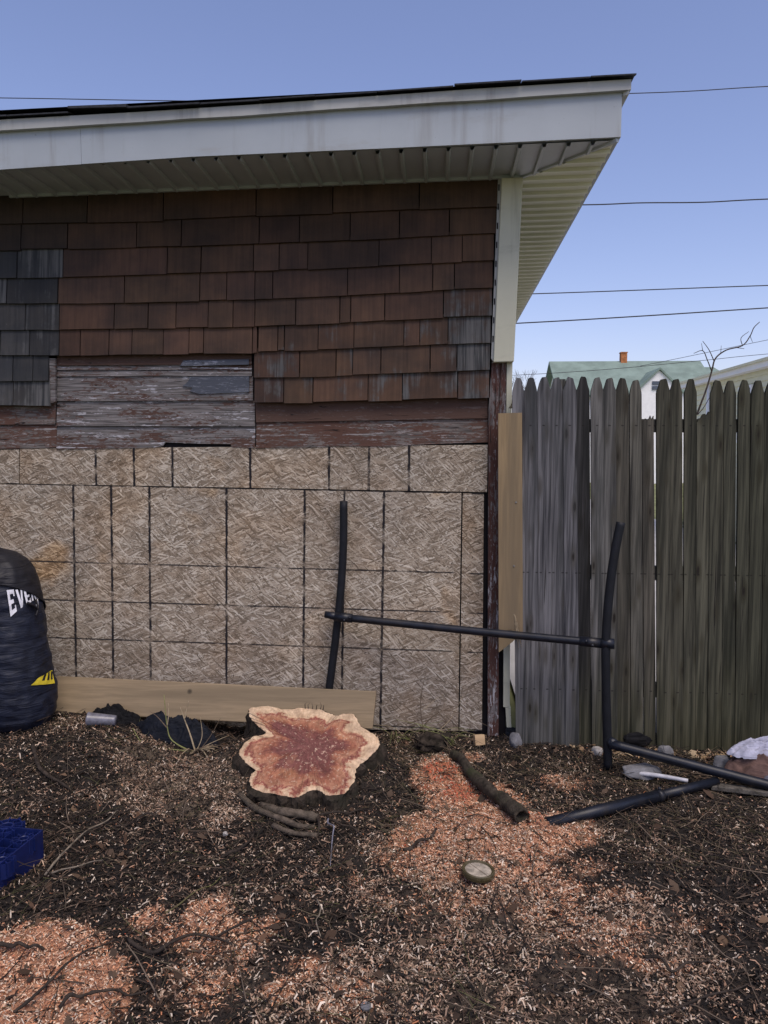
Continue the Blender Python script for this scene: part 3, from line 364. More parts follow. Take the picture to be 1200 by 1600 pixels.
def gz(x, y):
    x = np.asarray(x, float); y = np.asarray(y, float)
    h = .13*sstep((-x-.85)/.95)*sstep((y+1.15)/.75)
    h = h+.035*(fbm(x, y, 2.2)-.5)+.03*(fbm(x+5, y, 9, 3)-.5)+.012*(vn(x, y, 45)-.5)
    h = h+.022*np.clip(mask(PINK, x, y), 0, 1); d = np.hypot((x+.6)/.40, (y+.62)/.34); w_ = np.exp(-(d/1.12)**6)*sstep((-.30-y)/.12); h = h*(1-w_)+w_*np.clip(.058+.398*(y+.85)-.055+.5*(h-.0), -.02, .15)
    return h
# ------------------------------------------------------------------ ground
def grid_ground():
    xs = np.arange(-4.2, 3.6, .014); ys = np.arange(-4.6, .16, .014); Xg, Yg = np.meshgrid(xs, ys); x = Xg.ravel(); y = Yg.ravel()
    z = gz(x, y)+.006*(RNG.random(len(x))-.5); nx, ny = len(xs), len(ys)
    co = np.stack([x, y, z], 1).astype(np.float32)
    i = np.arange(nx*ny).reshape(ny, nx); q = np.stack([i[:-1, :-1], i[:-1, 1:], i[1:, 1:], i[1:, :-1]], -1).reshape(-1, 4)
    pk = np.clip((mask(PINK, x, y)*1.9-1.5*(1-fbm(x, y, 11, 4))+.35)*2.2-.5, 0, 1)[:, None]; pl = np.clip(mask(PALE, x, y)-.75*(1-fbm(x+3, y, 18, 3)), 0, 1)[:, None]*.5
    d = fbm(x, y+9, 5)[:, None]; c = np.array([[.008, .006, .005]])*(1-d)+np.array([[.026, .020, .015]])*d
    c = c*(1-pl)+np.array([[.22, .165, .115]])*pl; c = c*(1-pk)+np.array([[.42, .21, .12]])*pk
    return big_mesh('yard_ground', co, q, c, 'dirt', True)
def big_mesh(name, co, quads, col, mat, smooth=False):
    me = bpy.data.meshes.new(name); me.vertices.add(len(co)); me.vertices.foreach_set('co', np.ascontiguousarray(co, np.float32).ravel())
    me.loops.add(quads.size); me.loops.foreach_set('vertex_index', quads.astype(np.int32).ravel())
    me.polygons.add(len(quads)); me.polygons.foreach_set('loop_start', np.arange(0, quads.size, 4, dtype=np.int32))
    me.update(calc_edges=True)
    a = me.attributes.new('Col', 'FLOAT_COLOR', 'POINT'); a.data.foreach_set('color', np.concatenate([col, np.ones((len(col), 1))], 1).astype(np.float32).ravel())
    return link(name, me, mat, None, smooth)
tag(grid_ground(), kind='structure')
def flat(name, x0, x1, y0, y1, z, mat): return tag(mesh(name, [(x0, y0, z), (x1, y0, z), (x1, y1, z), (x0, y1, z)], [(0, 1, 2, 3)], mat), kind='structure')
flat('ground', -400, 400, -400, 900, -.06, 'grass')
flat('driveway', .5, 5.0, .17, 30, -.03, 'concrete')
# ------------------------------------------------------------------ garage
XR, DEPTH = .40, 5.5
garage = empty('garage', (-1.2, 2.7, 0), 'low garage with brown shingle siding, strand board patch and white eaves', 'garage')
mesh('wall', *[  # building-paper covered shell, open to nothing
    [(-4.4, .0, -.05), (XR-.03, .0, -.05), (XR-.03, DEPTH, -.05), (-4.4, DEPTH, -.05), (-4.4, .0, 2.9), (XR-.03, .0, 2.9), (XR-.03, DEPTH, 2.9), (-4.4, DEPTH, 2.9)],
    [(0, 1, 5, 4), (1, 2, 6, 5), (2, 3, 7, 6), (3, 0, 4, 7), (4, 5, 6, 7)]], 'paper', garage)
def lerp_line(L, x): return float(np.interp(x, [p[0] for p in L], [p[1] for p in L]))
rs = random.Random(3)
for ri, row in enumerate(ROWS):
    J = row['j']
    for a, b in zip(J[:-1], J[1:]):
        g = .0016+.0015*rs.random(); x0, x1 = a+g, b-g; m = .5*(x0+x1); dz = rs.uniform(-.0035, .0035); dy = rs.uniform(0, .004)
        zb0, zbm, zb1 = (lerp_line(row['b'], x)+dz+rs.uniform(-.0012, .0012) for x in (x0, m, x1)); zt0, zt1 = (lerp_line(row['t'], x)+.018 for x in (x0, x1))
        yt, yb = -.034, -.049-dy
        fr = [(x0, yt, zt0), (x1, yt, zt1), (x1, yb, zb1), (m, yb-.0006, zbm), (x0, yb, zb0)]; bk = [(x0, -.030, zt0), (x1, -.030, zt1), (x1, -.030, zb1), (m, -.030, zbm), (x0, -.030, zb0)]
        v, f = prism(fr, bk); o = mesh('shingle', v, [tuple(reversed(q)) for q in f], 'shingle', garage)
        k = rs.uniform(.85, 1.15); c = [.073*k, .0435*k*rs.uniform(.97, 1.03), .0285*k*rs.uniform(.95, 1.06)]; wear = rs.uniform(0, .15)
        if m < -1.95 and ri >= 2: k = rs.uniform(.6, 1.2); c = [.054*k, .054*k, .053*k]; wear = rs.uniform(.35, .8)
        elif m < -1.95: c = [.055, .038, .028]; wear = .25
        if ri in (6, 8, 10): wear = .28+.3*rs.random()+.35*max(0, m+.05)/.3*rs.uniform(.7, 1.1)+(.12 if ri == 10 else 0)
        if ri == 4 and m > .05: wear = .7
        if ri <= 1: c = [q*.8 for q in c]  # top two courses darkened for the shade under the eaves
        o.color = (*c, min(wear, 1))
# trim stub at the end of the grey shingles
o = plate('trim_stub', [(x, z) for x, z in STUB], -.02, -.036, 'clap_old', garage); o.color = (1, 1, 1, .3)
for i, (k, pts) in enumerate(CLAP):
    mt = {'l': 'clap_half', 'r': 'clap_half', 'c': 'clap_old'}[k]; wr = {'l': .75, 'r': .7, 'c': 1.}[k]
    if i in (2, 8): mt, wr = 'clap_brown', .15
    if i in (0,): wr = .5
    if i == 4: wr = .6
    o = plate('clapboard', pts, -.002, -.006, mt, garage, .012 if i not in (3, 4) else .008); o.color = (1, 1, 1, wr)
# painted-over repair pieces at the right of the bare clapboards
bx0, bx1 = -1.33, -.985
o = plate('repair_strip', [(bx0, 1.972), (bx1, 1.976), (bx1, 1.948), (bx0-.02, 1.942)], -.008, -.022, 'clap_blue', garage, .003); o.color = (1, 1, 1, .9)
o = plate('repair_strip', [(bx0+.03, 1.887), (bx1, 1.889), (bx1, 1.806), (bx0+.08, 1.797), (bx0+.03, 1.812), (bx0+.045, 1.83), (bx0-.01, 1.838), (bx0+.02, 1.862)], -.008, -.0165, 'clap_blue', garage, .006); o.color = (1, 1, 1, .25)
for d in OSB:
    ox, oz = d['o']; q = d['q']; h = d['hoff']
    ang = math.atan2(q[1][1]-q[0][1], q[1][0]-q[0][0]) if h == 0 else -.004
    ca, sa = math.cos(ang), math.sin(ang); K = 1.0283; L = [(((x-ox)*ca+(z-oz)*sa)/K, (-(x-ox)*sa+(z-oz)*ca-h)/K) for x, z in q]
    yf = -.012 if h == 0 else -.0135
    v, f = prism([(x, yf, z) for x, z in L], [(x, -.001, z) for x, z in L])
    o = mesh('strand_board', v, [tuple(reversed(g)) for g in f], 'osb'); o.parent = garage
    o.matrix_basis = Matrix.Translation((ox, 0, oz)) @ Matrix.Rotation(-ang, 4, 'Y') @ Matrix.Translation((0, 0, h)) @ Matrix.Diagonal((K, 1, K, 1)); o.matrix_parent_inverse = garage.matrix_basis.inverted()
# corner: peeling boards, cream trim with a slotted nail flange
for pts, yb, yf in ((CB1, .0, -.036), (CB2, .0, -.033)):
    o = plate('corner_board', pts, yb, yf, 'corner', garage); o.color = (1, 1, 1, 1)
for pts in (CS1, CS2, CS3): plate('trim_strip', pts, .02, -.03, 'vinyl', garage)
v, f = prism([(x, -.078, z) for x, z in POST], [(x, .045, z) for x, z in POST])
o = mesh('corner_trim', v, [tuple(reversed(g)) for g in f], 'vinyl', garage); bv = o.modifiers.new('b', 'BEVEL'); bv.width = .004; bv.segments = 2
plate('nail_flange', FLANGE, -.03, -.056, 'drip', garage)
for k in range(9):
    t = .05+.105*k; xa = FLANGE[0][0]+(FLANGE[3][0]-FLANGE[0][0])*t+.005; za = FLANGE[0][1]+(FLANGE[3][1]-FLANGE[0][1])*t
    box('nail_slot', (xa, -.0565, za), (.006, .004, .03), 'paper', garage)
# eaves
def cut(L, x0, x1):
    xs = [x0]+[p[0] for p in L if x0 < p[0] < x1]+[x1]; return [(x, lerp_line(L, x)) for x in xs]
fx0, fx1 = FASCIA_B[0][0], .787
for a, b in ((fx0, FSEAM-.001), (FSEAM+.001, fx1)):
    T = cut(FASCIA_T, a, b); B_ = cut(FASCIA_B, a, b); plate('fascia', [(x, z+.02) for x, z in T]+[(x, z) for x, z in reversed(B_)], -.432, -.45 if b < -1 else -.4515, 'fascia', garage)
T = cut(DRIP_T, fx0, .82); B_ = cut(DRIP_B, fx0, .82)
def rough_line(L, step, amp, seed):
    rr = random.Random(seed); xs = np.arange(L[0][0], L[-1][0], step); return [(float(x), lerp_line(L, x)+rr.uniform(-amp, amp)) for x in xs]+[L[-1]]
plate('drip_board', [(x, z) for x, z in T]+[(x, z) for x, z in reversed(rough_line(B_, .22, .002, 5))], -.44, -.475, 'drip', garage)
ZE = lerp_line(DRIP_T, .8); ZF = lerp_line(FASCIA_B, .787)
mesh('side_fascia', *prism([(.787, -.45, ZF), (.787, DEPTH+.4, ZF-.09), (.787, DEPTH+.4, ZE-.1), (.787, -.45, ZE-.01)], [(.768, -.435, ZF), (.768, DEPTH+.4, ZF-.09), (.768, DEPTH+.4, ZE-.1), (.768, -.435, ZE-.01)]), 'fascia', garage)
mesh('side_drip_board', *prism([(.812, -.474, ZE-.06), (.812, DEPTH+.4, ZE-.15), (.812, DEPTH+.4, ZE-.09), (.812, -.474, ZE)], [(.789, -.455, ZE-.06), (.789, DEPTH+.4, ZE-.15), (.789, DEPTH+.4, ZE-.09), (.789, -.455, ZE)]), 'drip', garage)
def sz(x, y): return 2.865+.0166*(x-.411)-.0165*max(y, 0)
DX0, DY0, DX1, DY1 = .411, -.03, .772, -.44
diag_y = lambda x: DY0+(DY1-DY0)*(x-DX0)/(DX1-DX0); diag_x = lambda y: DX0+(DX1-DX0)*(y-DY0)/(DY1-DY0)
PROF = ((0, 0), (.084, 0), (.087, -.016), (.099, -.016), (.1055, 0))   # flat pan with a raised bead at one edge
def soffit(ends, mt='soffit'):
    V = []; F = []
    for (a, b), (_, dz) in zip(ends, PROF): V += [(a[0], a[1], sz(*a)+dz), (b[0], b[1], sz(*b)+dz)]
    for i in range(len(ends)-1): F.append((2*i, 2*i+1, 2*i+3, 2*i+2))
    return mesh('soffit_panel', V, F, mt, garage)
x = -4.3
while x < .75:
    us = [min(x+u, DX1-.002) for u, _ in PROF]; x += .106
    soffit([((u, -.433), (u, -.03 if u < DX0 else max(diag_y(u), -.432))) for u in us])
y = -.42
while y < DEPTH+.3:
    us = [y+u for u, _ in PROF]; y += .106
    soffit([((.768, u), (DX0 if u > DY0 else min(diag_x(u), .767), u)) for u in us], 'soffit_lit')
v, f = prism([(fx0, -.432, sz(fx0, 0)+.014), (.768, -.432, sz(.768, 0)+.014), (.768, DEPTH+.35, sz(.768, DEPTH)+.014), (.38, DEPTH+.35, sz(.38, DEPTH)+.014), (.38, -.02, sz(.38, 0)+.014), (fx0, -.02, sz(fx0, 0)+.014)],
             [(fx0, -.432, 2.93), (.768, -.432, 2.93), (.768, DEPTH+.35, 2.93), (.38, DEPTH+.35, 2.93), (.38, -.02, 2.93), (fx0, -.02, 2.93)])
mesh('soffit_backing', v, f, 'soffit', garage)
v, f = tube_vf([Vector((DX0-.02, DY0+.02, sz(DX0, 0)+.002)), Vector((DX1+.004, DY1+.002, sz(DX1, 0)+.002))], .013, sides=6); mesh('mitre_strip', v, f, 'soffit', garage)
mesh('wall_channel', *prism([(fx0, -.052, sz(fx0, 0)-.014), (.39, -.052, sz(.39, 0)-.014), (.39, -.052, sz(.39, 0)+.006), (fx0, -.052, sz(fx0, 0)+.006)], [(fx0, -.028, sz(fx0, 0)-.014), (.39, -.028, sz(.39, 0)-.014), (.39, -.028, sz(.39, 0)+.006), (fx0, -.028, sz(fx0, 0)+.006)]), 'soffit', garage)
# low hip roof with separate shingle tabs along the front edge
rl = lambda x: lerp_line(DRIP_T, x)
RX0 = -5.2; e0 = rl(fx0)-.03; yb_ = DEPTH+.45; xm = .5*(RX0+.82); zr = 3.72
rv = [(RX0, -.48, e0+.004), (.83, -.48, ZE+.006), (.83, yb_, ZE-.08), (RX0, yb_, e0), (xm, 2.4, zr), (xm, yb_-2.9, zr)]
mesh('roof', rv, [(0, 1, 4), (1, 2, 5, 4), (2, 3, 5), (3, 0, 4, 5)], 'roof', garage)
x = fx0; k = 0
while x < .74:
    wd = rs.uniform(.24, .34); wd = wd if x+wd < .74 else .838-x; lift = rs.uniform(.0, .005); d = rs.uniform(.012, .028); za, zb = rl(x), rl(x+wd)
    if k == 2: lift = .016
    v, f = prism([(x, -.478-d, za+.004+lift), (x+wd-.004, -.478-d, zb+.004+lift*.5), (x+wd-.004, -.30, zb+.055), (x, -.30, za+.055)], [(x, -.478-d, za+.009+lift*1.3), (x+wd-.004, -.478-d, zb+.009+lift), (x+wd-.004, -.30, zb+.066), (x, -.30, za+.066)])
    mesh('roof_shingle', v, f, 'roof', garage); x += wd; k += 1
y = -.28
while y < 2.2:
    z0 = ZE-.0165*max(y, 0); l = rs.uniform(0, .008)
    v, f = prism([(.835, y, z0+.002+l), (.835, y+.3, z0-.002+l), (.7, y+.3, z0+.05), (.7, y, z0+.05)], [(.835, y, z0+.012+l), (.835, y+.3, z0+.009+l), (.7, y+.3, z0+.06), (.7, y, z0+.06)])
    mesh('roof_shingle', v, f, 'roof', garage); y += .304
# ------------------------------------------------------------------ fence
fence = empty('fence', (1.0, -.1, 0), 'tall weathered grey picket fence beside the garage corner', 'fence')
greys = {5: (.026, .026, .026), 6: (.092, .092, .088), 7: (.080, .080, .075), 8: (.056, .053, .043), 9: (.078, .076, .064), 10: (.064, .060, .049)}
for i, (tl, tr, tz, bl, br, bz) in enumerate(PICK):
    gp_ = .0 if i in (9, 10, 13, 16, 17) else .0022; tl -= gp_; tr += gp_; bl -= gp_; br += gp_
    short = i in (10, 14); yf = -.118+rs.uniform(-.004, .004); th = .017; h = .075
    if short: n = 7; top = [(tl+(tr-tl)*k/n, tz+rs.uniform(-.02, .012)-(.03 if i == 14 and k < 3 else 0)) for k in range(n+1)]
    else:
        c = .5*(tl+tr); wd = tr-tl; top = [(tl, tz-h), (tl+.02*wd, tz-h+.012), (tl+.14*wd, tz-.036+rs.uniform(-.008, .006)), (tl+.27*wd, tz-.009), (c-.15*wd, tz+rs.uniform(-.006, .002)), (c+.15*wd, tz+rs.uniform(-.008, .003)), (tr-.27*wd, tz-.009), (tr-.14*wd, tz-.036+rs.uniform(-.008, .006)), (tr-.02*wd, tz-h+.012), (tr, tz-h)]
    pts = top+[(br, bz-.02+rs.uniform(-.01, .005)), (bl, bz-.02+rs.uniform(-.01, .005))]
    tw = rs.uniform(-.007, .007); cx_ = .5*(tl+tr); v, f = prism([(x, yf+tw*(x-cx_)/(tr-tl), z) for x, z in pts], [(x, yf+th+tw*(x-cx_)/(tr-tl), z) for x, z in pts]); o = mesh('picket', v, [tuple(reversed(q)) for q in f], 'picket', fence)
    lean = rs.uniform(-.004, .004); g = greys.get(i)
    if g is None:
        if i < 5: k = rs.uniform(.9, 1.1); g = (.105*k, .106*k, .112*k)
        else: t = (i-10)/10; k = rs.uniform(.85, 1.12); g = ((.066-.026*min(t, 1))*k, (.064-.022*min(t, 1))*k, (.048-.020*min(t, 1))*k)
    o.color = (*g, .55 if i < 5 else .95)
bp = PICK[3]; o = plate('picket', [(bp[1]-.012, bp[2]-.05), (bp[1]-.006, bp[2]-.004), (bp[1]+.018, bp[2]-.004), (bp[1]+.03, bp[2]-.07), (bp[1]+.03, .4), (bp[1]-.012, .4)], -.060, -.078, 'picket', fence); o.color = (.11, .11, .10, .3)
for z0, z1 in ((1.60, 1.665), (.86, .93), (.26, .33)):
    o = box('rail', (1.35, -.0775, .5*(z0+z1)), (1.85, .042, z1-z0), 'picket', fence); o.color = (.07, .068, .06, .3)
# ------------------------------------------------------------------ boards
o = plate('tan_board', TANB, -.121, -.142, 'tan', None); tag(o, 'upright tan board with a slanted lower end, nailed between garage corner and fence', 'board')
for px, pz in ((.385, .93), (.39, 1.25)):
    bm = bmesh.new(); bmesh.ops.create_cone(bm, cap_ends=True, segments=10, radius1=.006, radius2=.004, depth=.004); bmesh.ops.transform(bm, matrix=Matrix.Translation((px, -.1435, pz)) @ Matrix.Rotation(rad(90), 4, 'X'), verts=bm.verts)
    me = bpy.data.meshes.new('screw_head'); bm.to_mesh(me); bm.free(); link('screw_head', me, 'chrome', o)
A, B_, C_, D_ = [Vector(p) for p in PLANK]; nrm = (B_-A).cross(D_-A).normalized(); nrm = nrm if nrm.y > 0 else -nrm; off = nrm*.036
v, f = prism([A, B_, C_, D_], [A+off, B_+off, C_+off, D_+off]); o = mesh('long_plank', v, [tuple(reversed(q)) for q in f], 'plank'); tag(o, 'long pale plank lying on edge against the strand board wall behind the stump', 'plank')
bv = o.modifiers.new('b', 'BEVEL'); bv.width = .004; bv.segments = 2
# ------------------------------------------------------------------ black pipe frame
fr = empty('pipe_frame', (.4, -.25, 0), 'black metal pipe frame with two curved uprights and a crossbar, leaning by the wall', 'frame')
tube('upright', UPL, .0205, 'foam', fr, sides=14); tube('upright', UPR, .021, 'foam', fr, sides=14); tube('crossbar', CROSS[1:4], .0195, 'steel', fr, sides=14)
cr = tube('crossbar_end', CROSS[0:2], .018, 'steel', fr, .0205, sides=14); tube('crossbar_end', CROSS[3:5], .026, 'steel', fr, .024, sides=14)
a = Vector(CROSS[3]); d = (Vector(CROSS[2])-a).normalized(); tube('sleeve', [a+d*.0, a+d*.10], .0235, 'steel', fr, sides=14); a = Vector(CROSS[1]); d = (Vector(CROSS[2])-a).normalized(); tube('sleeve', [a-d*.02, a+d*.07], .0235, 'steel', fr, sides=14)
for p, q in ((CROSS[3], .075), (CROSS[1], .06)):
    a = Vector(p); d = (Vector(CROSS[2])-a).normalized(); tube('bolt', [a+d*q+Vector((0, -.03, .01)), a+d*q+Vector((0, .03, -.012))], .0075, 'steel', fr, sides=8); tube('bolt', [a+d*(q-.03)+Vector((0, -.028, -.012)), a+d*(q-.03)+Vector((0, .03, .014))], .007, 'steel', fr, sides=8)
tube('foot_bar', FOOT1, .0225, 'steel', fr, sides=14)
a = Vector(FOOT1[0]); tube('foot_joint', [a+Vector((-.0, .03, .004)), a+Vector((.02, -.01, 0))], .024, 'steel', fr, sides=12)
f2 = empty('loose_pipe', FOOT2[1], 'loose black metal pipe lying on the sawdust, crossing under the frame foot', 'pipe')
a, b, c = [Vector(p) for p in FOOT2]; tube('pipe', [a, b], .0245, 'steel', f2, sides=14); tube('pipe_insert', [b-(b-a)*.05, c], .0205, 'steel', f2, sides=14); tube('collar', [b-(b-a).normalized()*.012, b+(c-b).normalized()*.012], .027, 'steel', f2, sides=14)
tube('pipe_bolt', [b+Vector((0, 0, .02)), b+Vector((0, 0, .038))], .007, 'steel', f2, sides=8)
# ------------------------------------------------------------------ stump
st = empty('tree_stump', (-.6, -.6, 0), 'wide lobed tree stump with freshly cut reddish face in front of the plank', 'stump')
pith = Vector(STUMP_PITH); ol = [Vector(p) for p in STUMP]; N0 = len(ol); ring = []
for i in range(N0):
    a, b, c, d = ol[i-1], ol[i], ol[(i+1) % N0], ol[(i+2) % N0]
    for k in range(5):
        t = k/5; ring.append(Vector((rs.gauss(0, .0022), rs.gauss(0, .0022), 0))+.5*((2*b)+(c-a)*t+(2*a-5*b+4*c-d)*t*t+(3*b-a-3*c+d)*t**3))
NR = len(ring); nrmS = Vector((0, -.398, 1)).normalized(); V = []; F = []; Cc = []
lev = [.0, .12, .25, .38, .5, .62, .72, .8, .87, .93, .975, 1.0]; mean_r = sum((p-pith).length for p in ring)/NR
for li, l in enumerate(lev[1:]):
    for i, p in enumerate(ring):
        q = pith+(p-pith)*l; q = q+nrmS*(.006*(mnoise.fractal(q*14, 1, 2, 3))-(.004 if l == 1 else 0)); V.append(q)
        dist = (1-l)*(p-pith).length/mean_r; Cc.append((max(0, 1-dist*1.15)*.9+.1*l, i/NR, l))
V.append(pith.copy()); Cc.append((0, 0, 0)); ci = len(V)-1
for i in range(NR): F.append((ci, i, (i+1) % NR))
for li in range(len(lev)-2):
    for i in range(NR): j = (i+1) % NR; F.append((li*NR+i, (li+1)*NR+i, (li+1)*NR+j, li*NR+j))
o = mesh('cut_face', V, F, 'cut', st, True); at = o.data.attributes.new('Col', 'FLOAT_COLOR', 'POINT'); at.data.foreach_set('color', [x for c in Cc for x in (*c, 1)])
o.data.flip_normals() if o.data.polygons[0].normal.z < 0 else None
V = []; F = []; LV = 9
for k in range(LV):
    t = k/(LV-1)
    for i, p in enumerate(ring):
        rd = Vector((p.x-pith.x, p.y-pith.y, 0)); zb = float(gz(p.x, p.y))-.05
        q = Vector((p.x, p.y, 0))+rd*(.02*min(1, t*6)+.10*t**1.6); q.z = p.z-.003+(zb-p.z)*t
        if k: q += rd.normalized()*.034*mnoise.fractal(Vector((q.x*20, q.y*20, q.z*7)), 1, 2, 4)
        V.append(q)
for k in range(LV-1):
    for i in range(NR): j = (i+1) % NR; F.append((k*NR+i, k*NR+j, (k+1)*NR+j, (k+1)*NR+i))
mesh('bark', V, F, 'bark', st, False)
sp = []
for k in range(6):
    b0 = Vector((-.635+.018*k+rs.uniform(-.004, .004), -.372, .24)); sp.append(tube_vf([b0, b0+Vector((rs.uniform(-.006, .006), 0, .012+rs.random()*.018)), b0+Vector((rs.uniform(-.01, .01), 0, .02+rs.random()*.025))], .003, .0006, 4))
mesh('torn_splinter', *join_vf(sp), 'root', st)
# ------------------------------------------------------------------ punch bag
bag = empty('punch_bag', BAG['base'], 'upright navy vinyl punch bag with white lettering at the left wall', 'punch bag')
ZP = [.10, .115, .14, .18, .24, .33, .46, .6, .72, .82, .9, .955, .99, 1.012]; RP = [.02, .11, .155, .182, .19, .19, .189, .188, .184, .176, .160, .132, .09, .02]
def bag_pt(th, z, off=0.):
    r = float(np.interp(z, ZP, RP)); ax = -2.103-.085*(z-.2)/.8
    wv = .0022*math.sin(z*95+1.5*math.sin(th*2.3)+2*mnoise.noise(Vector((th*1.5, z*5, 0))))*max(0, mnoise.noise(Vector((th*1.2, z*7, 4)))+.55)+.012*mnoise.noise(Vector((math.cos(th)*2, math.sin(th)*2, z*8)))+.006*mnoise.noise(Vector((math.cos(th)*5, math.sin(th)*5, z*26)))
    r += wv*(1 if .13 < z < .97 else .2)+off; return Vector((ax+r*math.cos(th), -.36+r*math.sin(th), z))
def sheet(name, nu, nv, fn, mat, parent, close=False, solid=0):
    V = [fn(i/nu, j/nv) for j in range(nv+1) for i in range(nu+(0 if close else 1))]; w_ = nu if close else nu+1; F = []
    for j in range(nv):
        for i in range(nu):
            i2 = (i+1) % w_; F.append((j*w_+i, j*w_+i2, (j+1)*w_+i2, (j+1)*w_+i))
    o = mesh(name, V, F, mat, parent, True)
    if solid: s_ = o.modifiers.new('s', 'SOLIDIFY'); s_.thickness = solid; s_.offset = 1
    return o
sheet('bag_body', 96, 150, lambda u, v: bag_pt(u*2*math.pi, .10+v*.912), 'bag', bag, True)
zl = lambda th: .862-.25*(.5-.5*math.cos((th-rad(-75)))) if True else 0
sheet('bag_cap', 96, 40, lambda u, v: bag_pt(u*2*math.pi, zl(u*2*math.pi)+(1.014-zl(u*2*math.pi))*v, .006-.004*v), 'bagcap', bag, True, .004)
LET = {'E': [[(0, 0), (.32, 0), (.32, 1), (0, 1)], [(.32, .82), (.95, .82), (.95, 1), (.32, 1)], [(.32, .42), (.75, .42), (.75, .58), (.32, .58)], [(.32, 0), (.95, 0), (.95, .18), (.32, .18)], [(.8, .7), (.95, .7), (.95, .82), (.8, .82)], [(.8, .18), (.95, .18), (.95, .30), (.8, .30)]],
       'V': [[(0, 1), (.38, 0), (.62, 0), (.32, 1)], [(.45, .12), (.62, 0), (1, 1), (.72, 1)]], 'R': [[(0, 0), (.3, 0), (.3, 1), (0, 1)], [(.3, .82), (.9, .82), (.9, 1), (.3, 1)], [(.3, .42), (.9, .42), (.9, .58), (.3, .58)], [(.66, .58), (.95, .58), (.95, .82), (.66, .82)], [(.4, .42), (.65, .42), (1, 0), (.7, 0)]],
       'L': [[(0, 0), (.32, 0), (.32, 1), (0, 1)], [(.32, 0), (.95, 0), (.95, .18), (.32, .18)]], 'A': [[(0, 0), (.28, 0), (.6, 1), (.4, 1)], [(.72, 0), (1, 0), (.6, 1), (.4, 1)], [(.25, .25), (.75, .25), (.7, .4), (.3, .4)]],
       'S': [[(0, 0), (.95, 0), (.95, .18), (0, .18)], [(0, .41), (.95, .41), (.95, .59), (0, .59)], [(0, .82), (.95, .82), (.95, 1), (0, 1)], [(0, .59), (.3, .59), (.3, .82), (0, .82)], [(.65, .18), (.95, .18), (.95, .41), (.65, .41)]], 'T': [[(.35, 0), (.65, 0), (.65, .82), (.35, .82)], [(0, .82), (1, .82), (1, 1), (0, 1)]]}
def quads_on_bag(quads, fn, off, n=5):
    parts = []
    for q in quads:
        V = []; F = []
        for j in range(n+1):
            for i in range(n+1):
                u, v = i/n, j/n; x = (q[0][0]*(1-u)+q[1][0]*u)*(1-v)+(q[3][0]*(1-u)+q[2][0]*u)*v; y_ = (q[0][1]*(1-u)+q[1][1]*u)*(1-v)+(q[3][1]*(1-u)+q[2][1]*u)*v; V.append(bag_pt(*fn(x, y_), off))
        for j in range(n):
            for i in range(n): a = j*(n+1)+i; F.append((a, a+1, a+n+2, a+n+1))
        parts.append((V, F))
    return join_vf(parts)
T0 = -50
for k, ch in enumerate('EVERLAST'):
    def fn(x, y_, k=k):
        g = k+x*.86; th = rad(T0+g*12.2); c = abs((g-3.93)/3.93); zt = .832-.003*k; zb = .765-.062*c**2.0; return th, zb+(zt-zb)*y_
    mesh('letter', *quads_on_bag(LET[ch], fn, .0065), 'letter', bag)
em = lambda x, y_: (rad(-36+46*x), .333+.062*y_)
mesh('emblem', *quads_on_bag([[(0, .45), (.25, .35), (.35, .92), (.22, .85)], [(.25, .35), (.55, .18), (.65, 1.), (.35, .92)], [(.55, .18), (.9, 0), (1, 1.0), (.65, 1.)]], em, .006, 8), 'yellow', bag)
mesh('emblem_bar', *quads_on_bag([[(.36, .62), (.46, .56), (.62, .98), (.52, 1)], [(.56, .52), (.66, .46), (.82, .98), (.72, 1)], [(.76, .42), (.86, .36), (.99, .9), (.92, .98)]], em, .0075, 6), 'blackprint', bag)
c0 = bag_pt(rad(-8), .745, .008); bm = bmesh.new(); seg = []
for k in range(24):
    g = 2*math.pi*k/24; seg.append(c0+Vector((.016*math.cos(g)*.6+.006, -.016*math.cos(g)*.5, .024*math.sin(g))))
v, f = tube_vf(seg+[seg[0]], .003, sides=6, cap=False); mesh('ring', v, f, 'chrome', bag, True)
tube('strap', [bag_pt(rad(-25), .76, .01), bag_pt(rad(-15), .74, .012), bag_pt(rad(-8), .715, .014), bag_pt(rad(-14), .69, .012)], .008, 'bagcap', bag, .005)
# ------------------------------------------------------------------ cloth, cup, stones, odds and ends on the ground
def blob(name, c, s, mat, label, cat, seed, amp=.25, fr=3., rot=0, sub=4, fold=0., cast=None):
    bm = bmesh.new(); bmesh.ops.create_icosphere(bm, subdivisions=sub, radius=1); sd = Vector((seed*3.1, seed*1.7, seed*.9))
    R = Matrix.Rotation(rot, 3, 'Z'); zg = float(gz(c[0], c[1]))
    for v in bm.verts:
        d = v.co.normalized(); n = mnoise.fractal(d*fr*.5+sd, 1, 2, 4); r = 1+amp*n+fold*abs(mnoise.noise(d*fr*1.6+sd*2))
        p = Vector((d.x*r*s[0], d.y*r*s[1], d.z*r*s[2])); p = R @ p; v.co = Vector(c)+p; v.co.z = max(v.co.z, zg-.02+.01*d.z)
    me = bpy.data.meshes.new(name); bm.to_mesh(me); bm.free(); o = link(name, me, mat, None, True)
    return tag(o, label, cat)
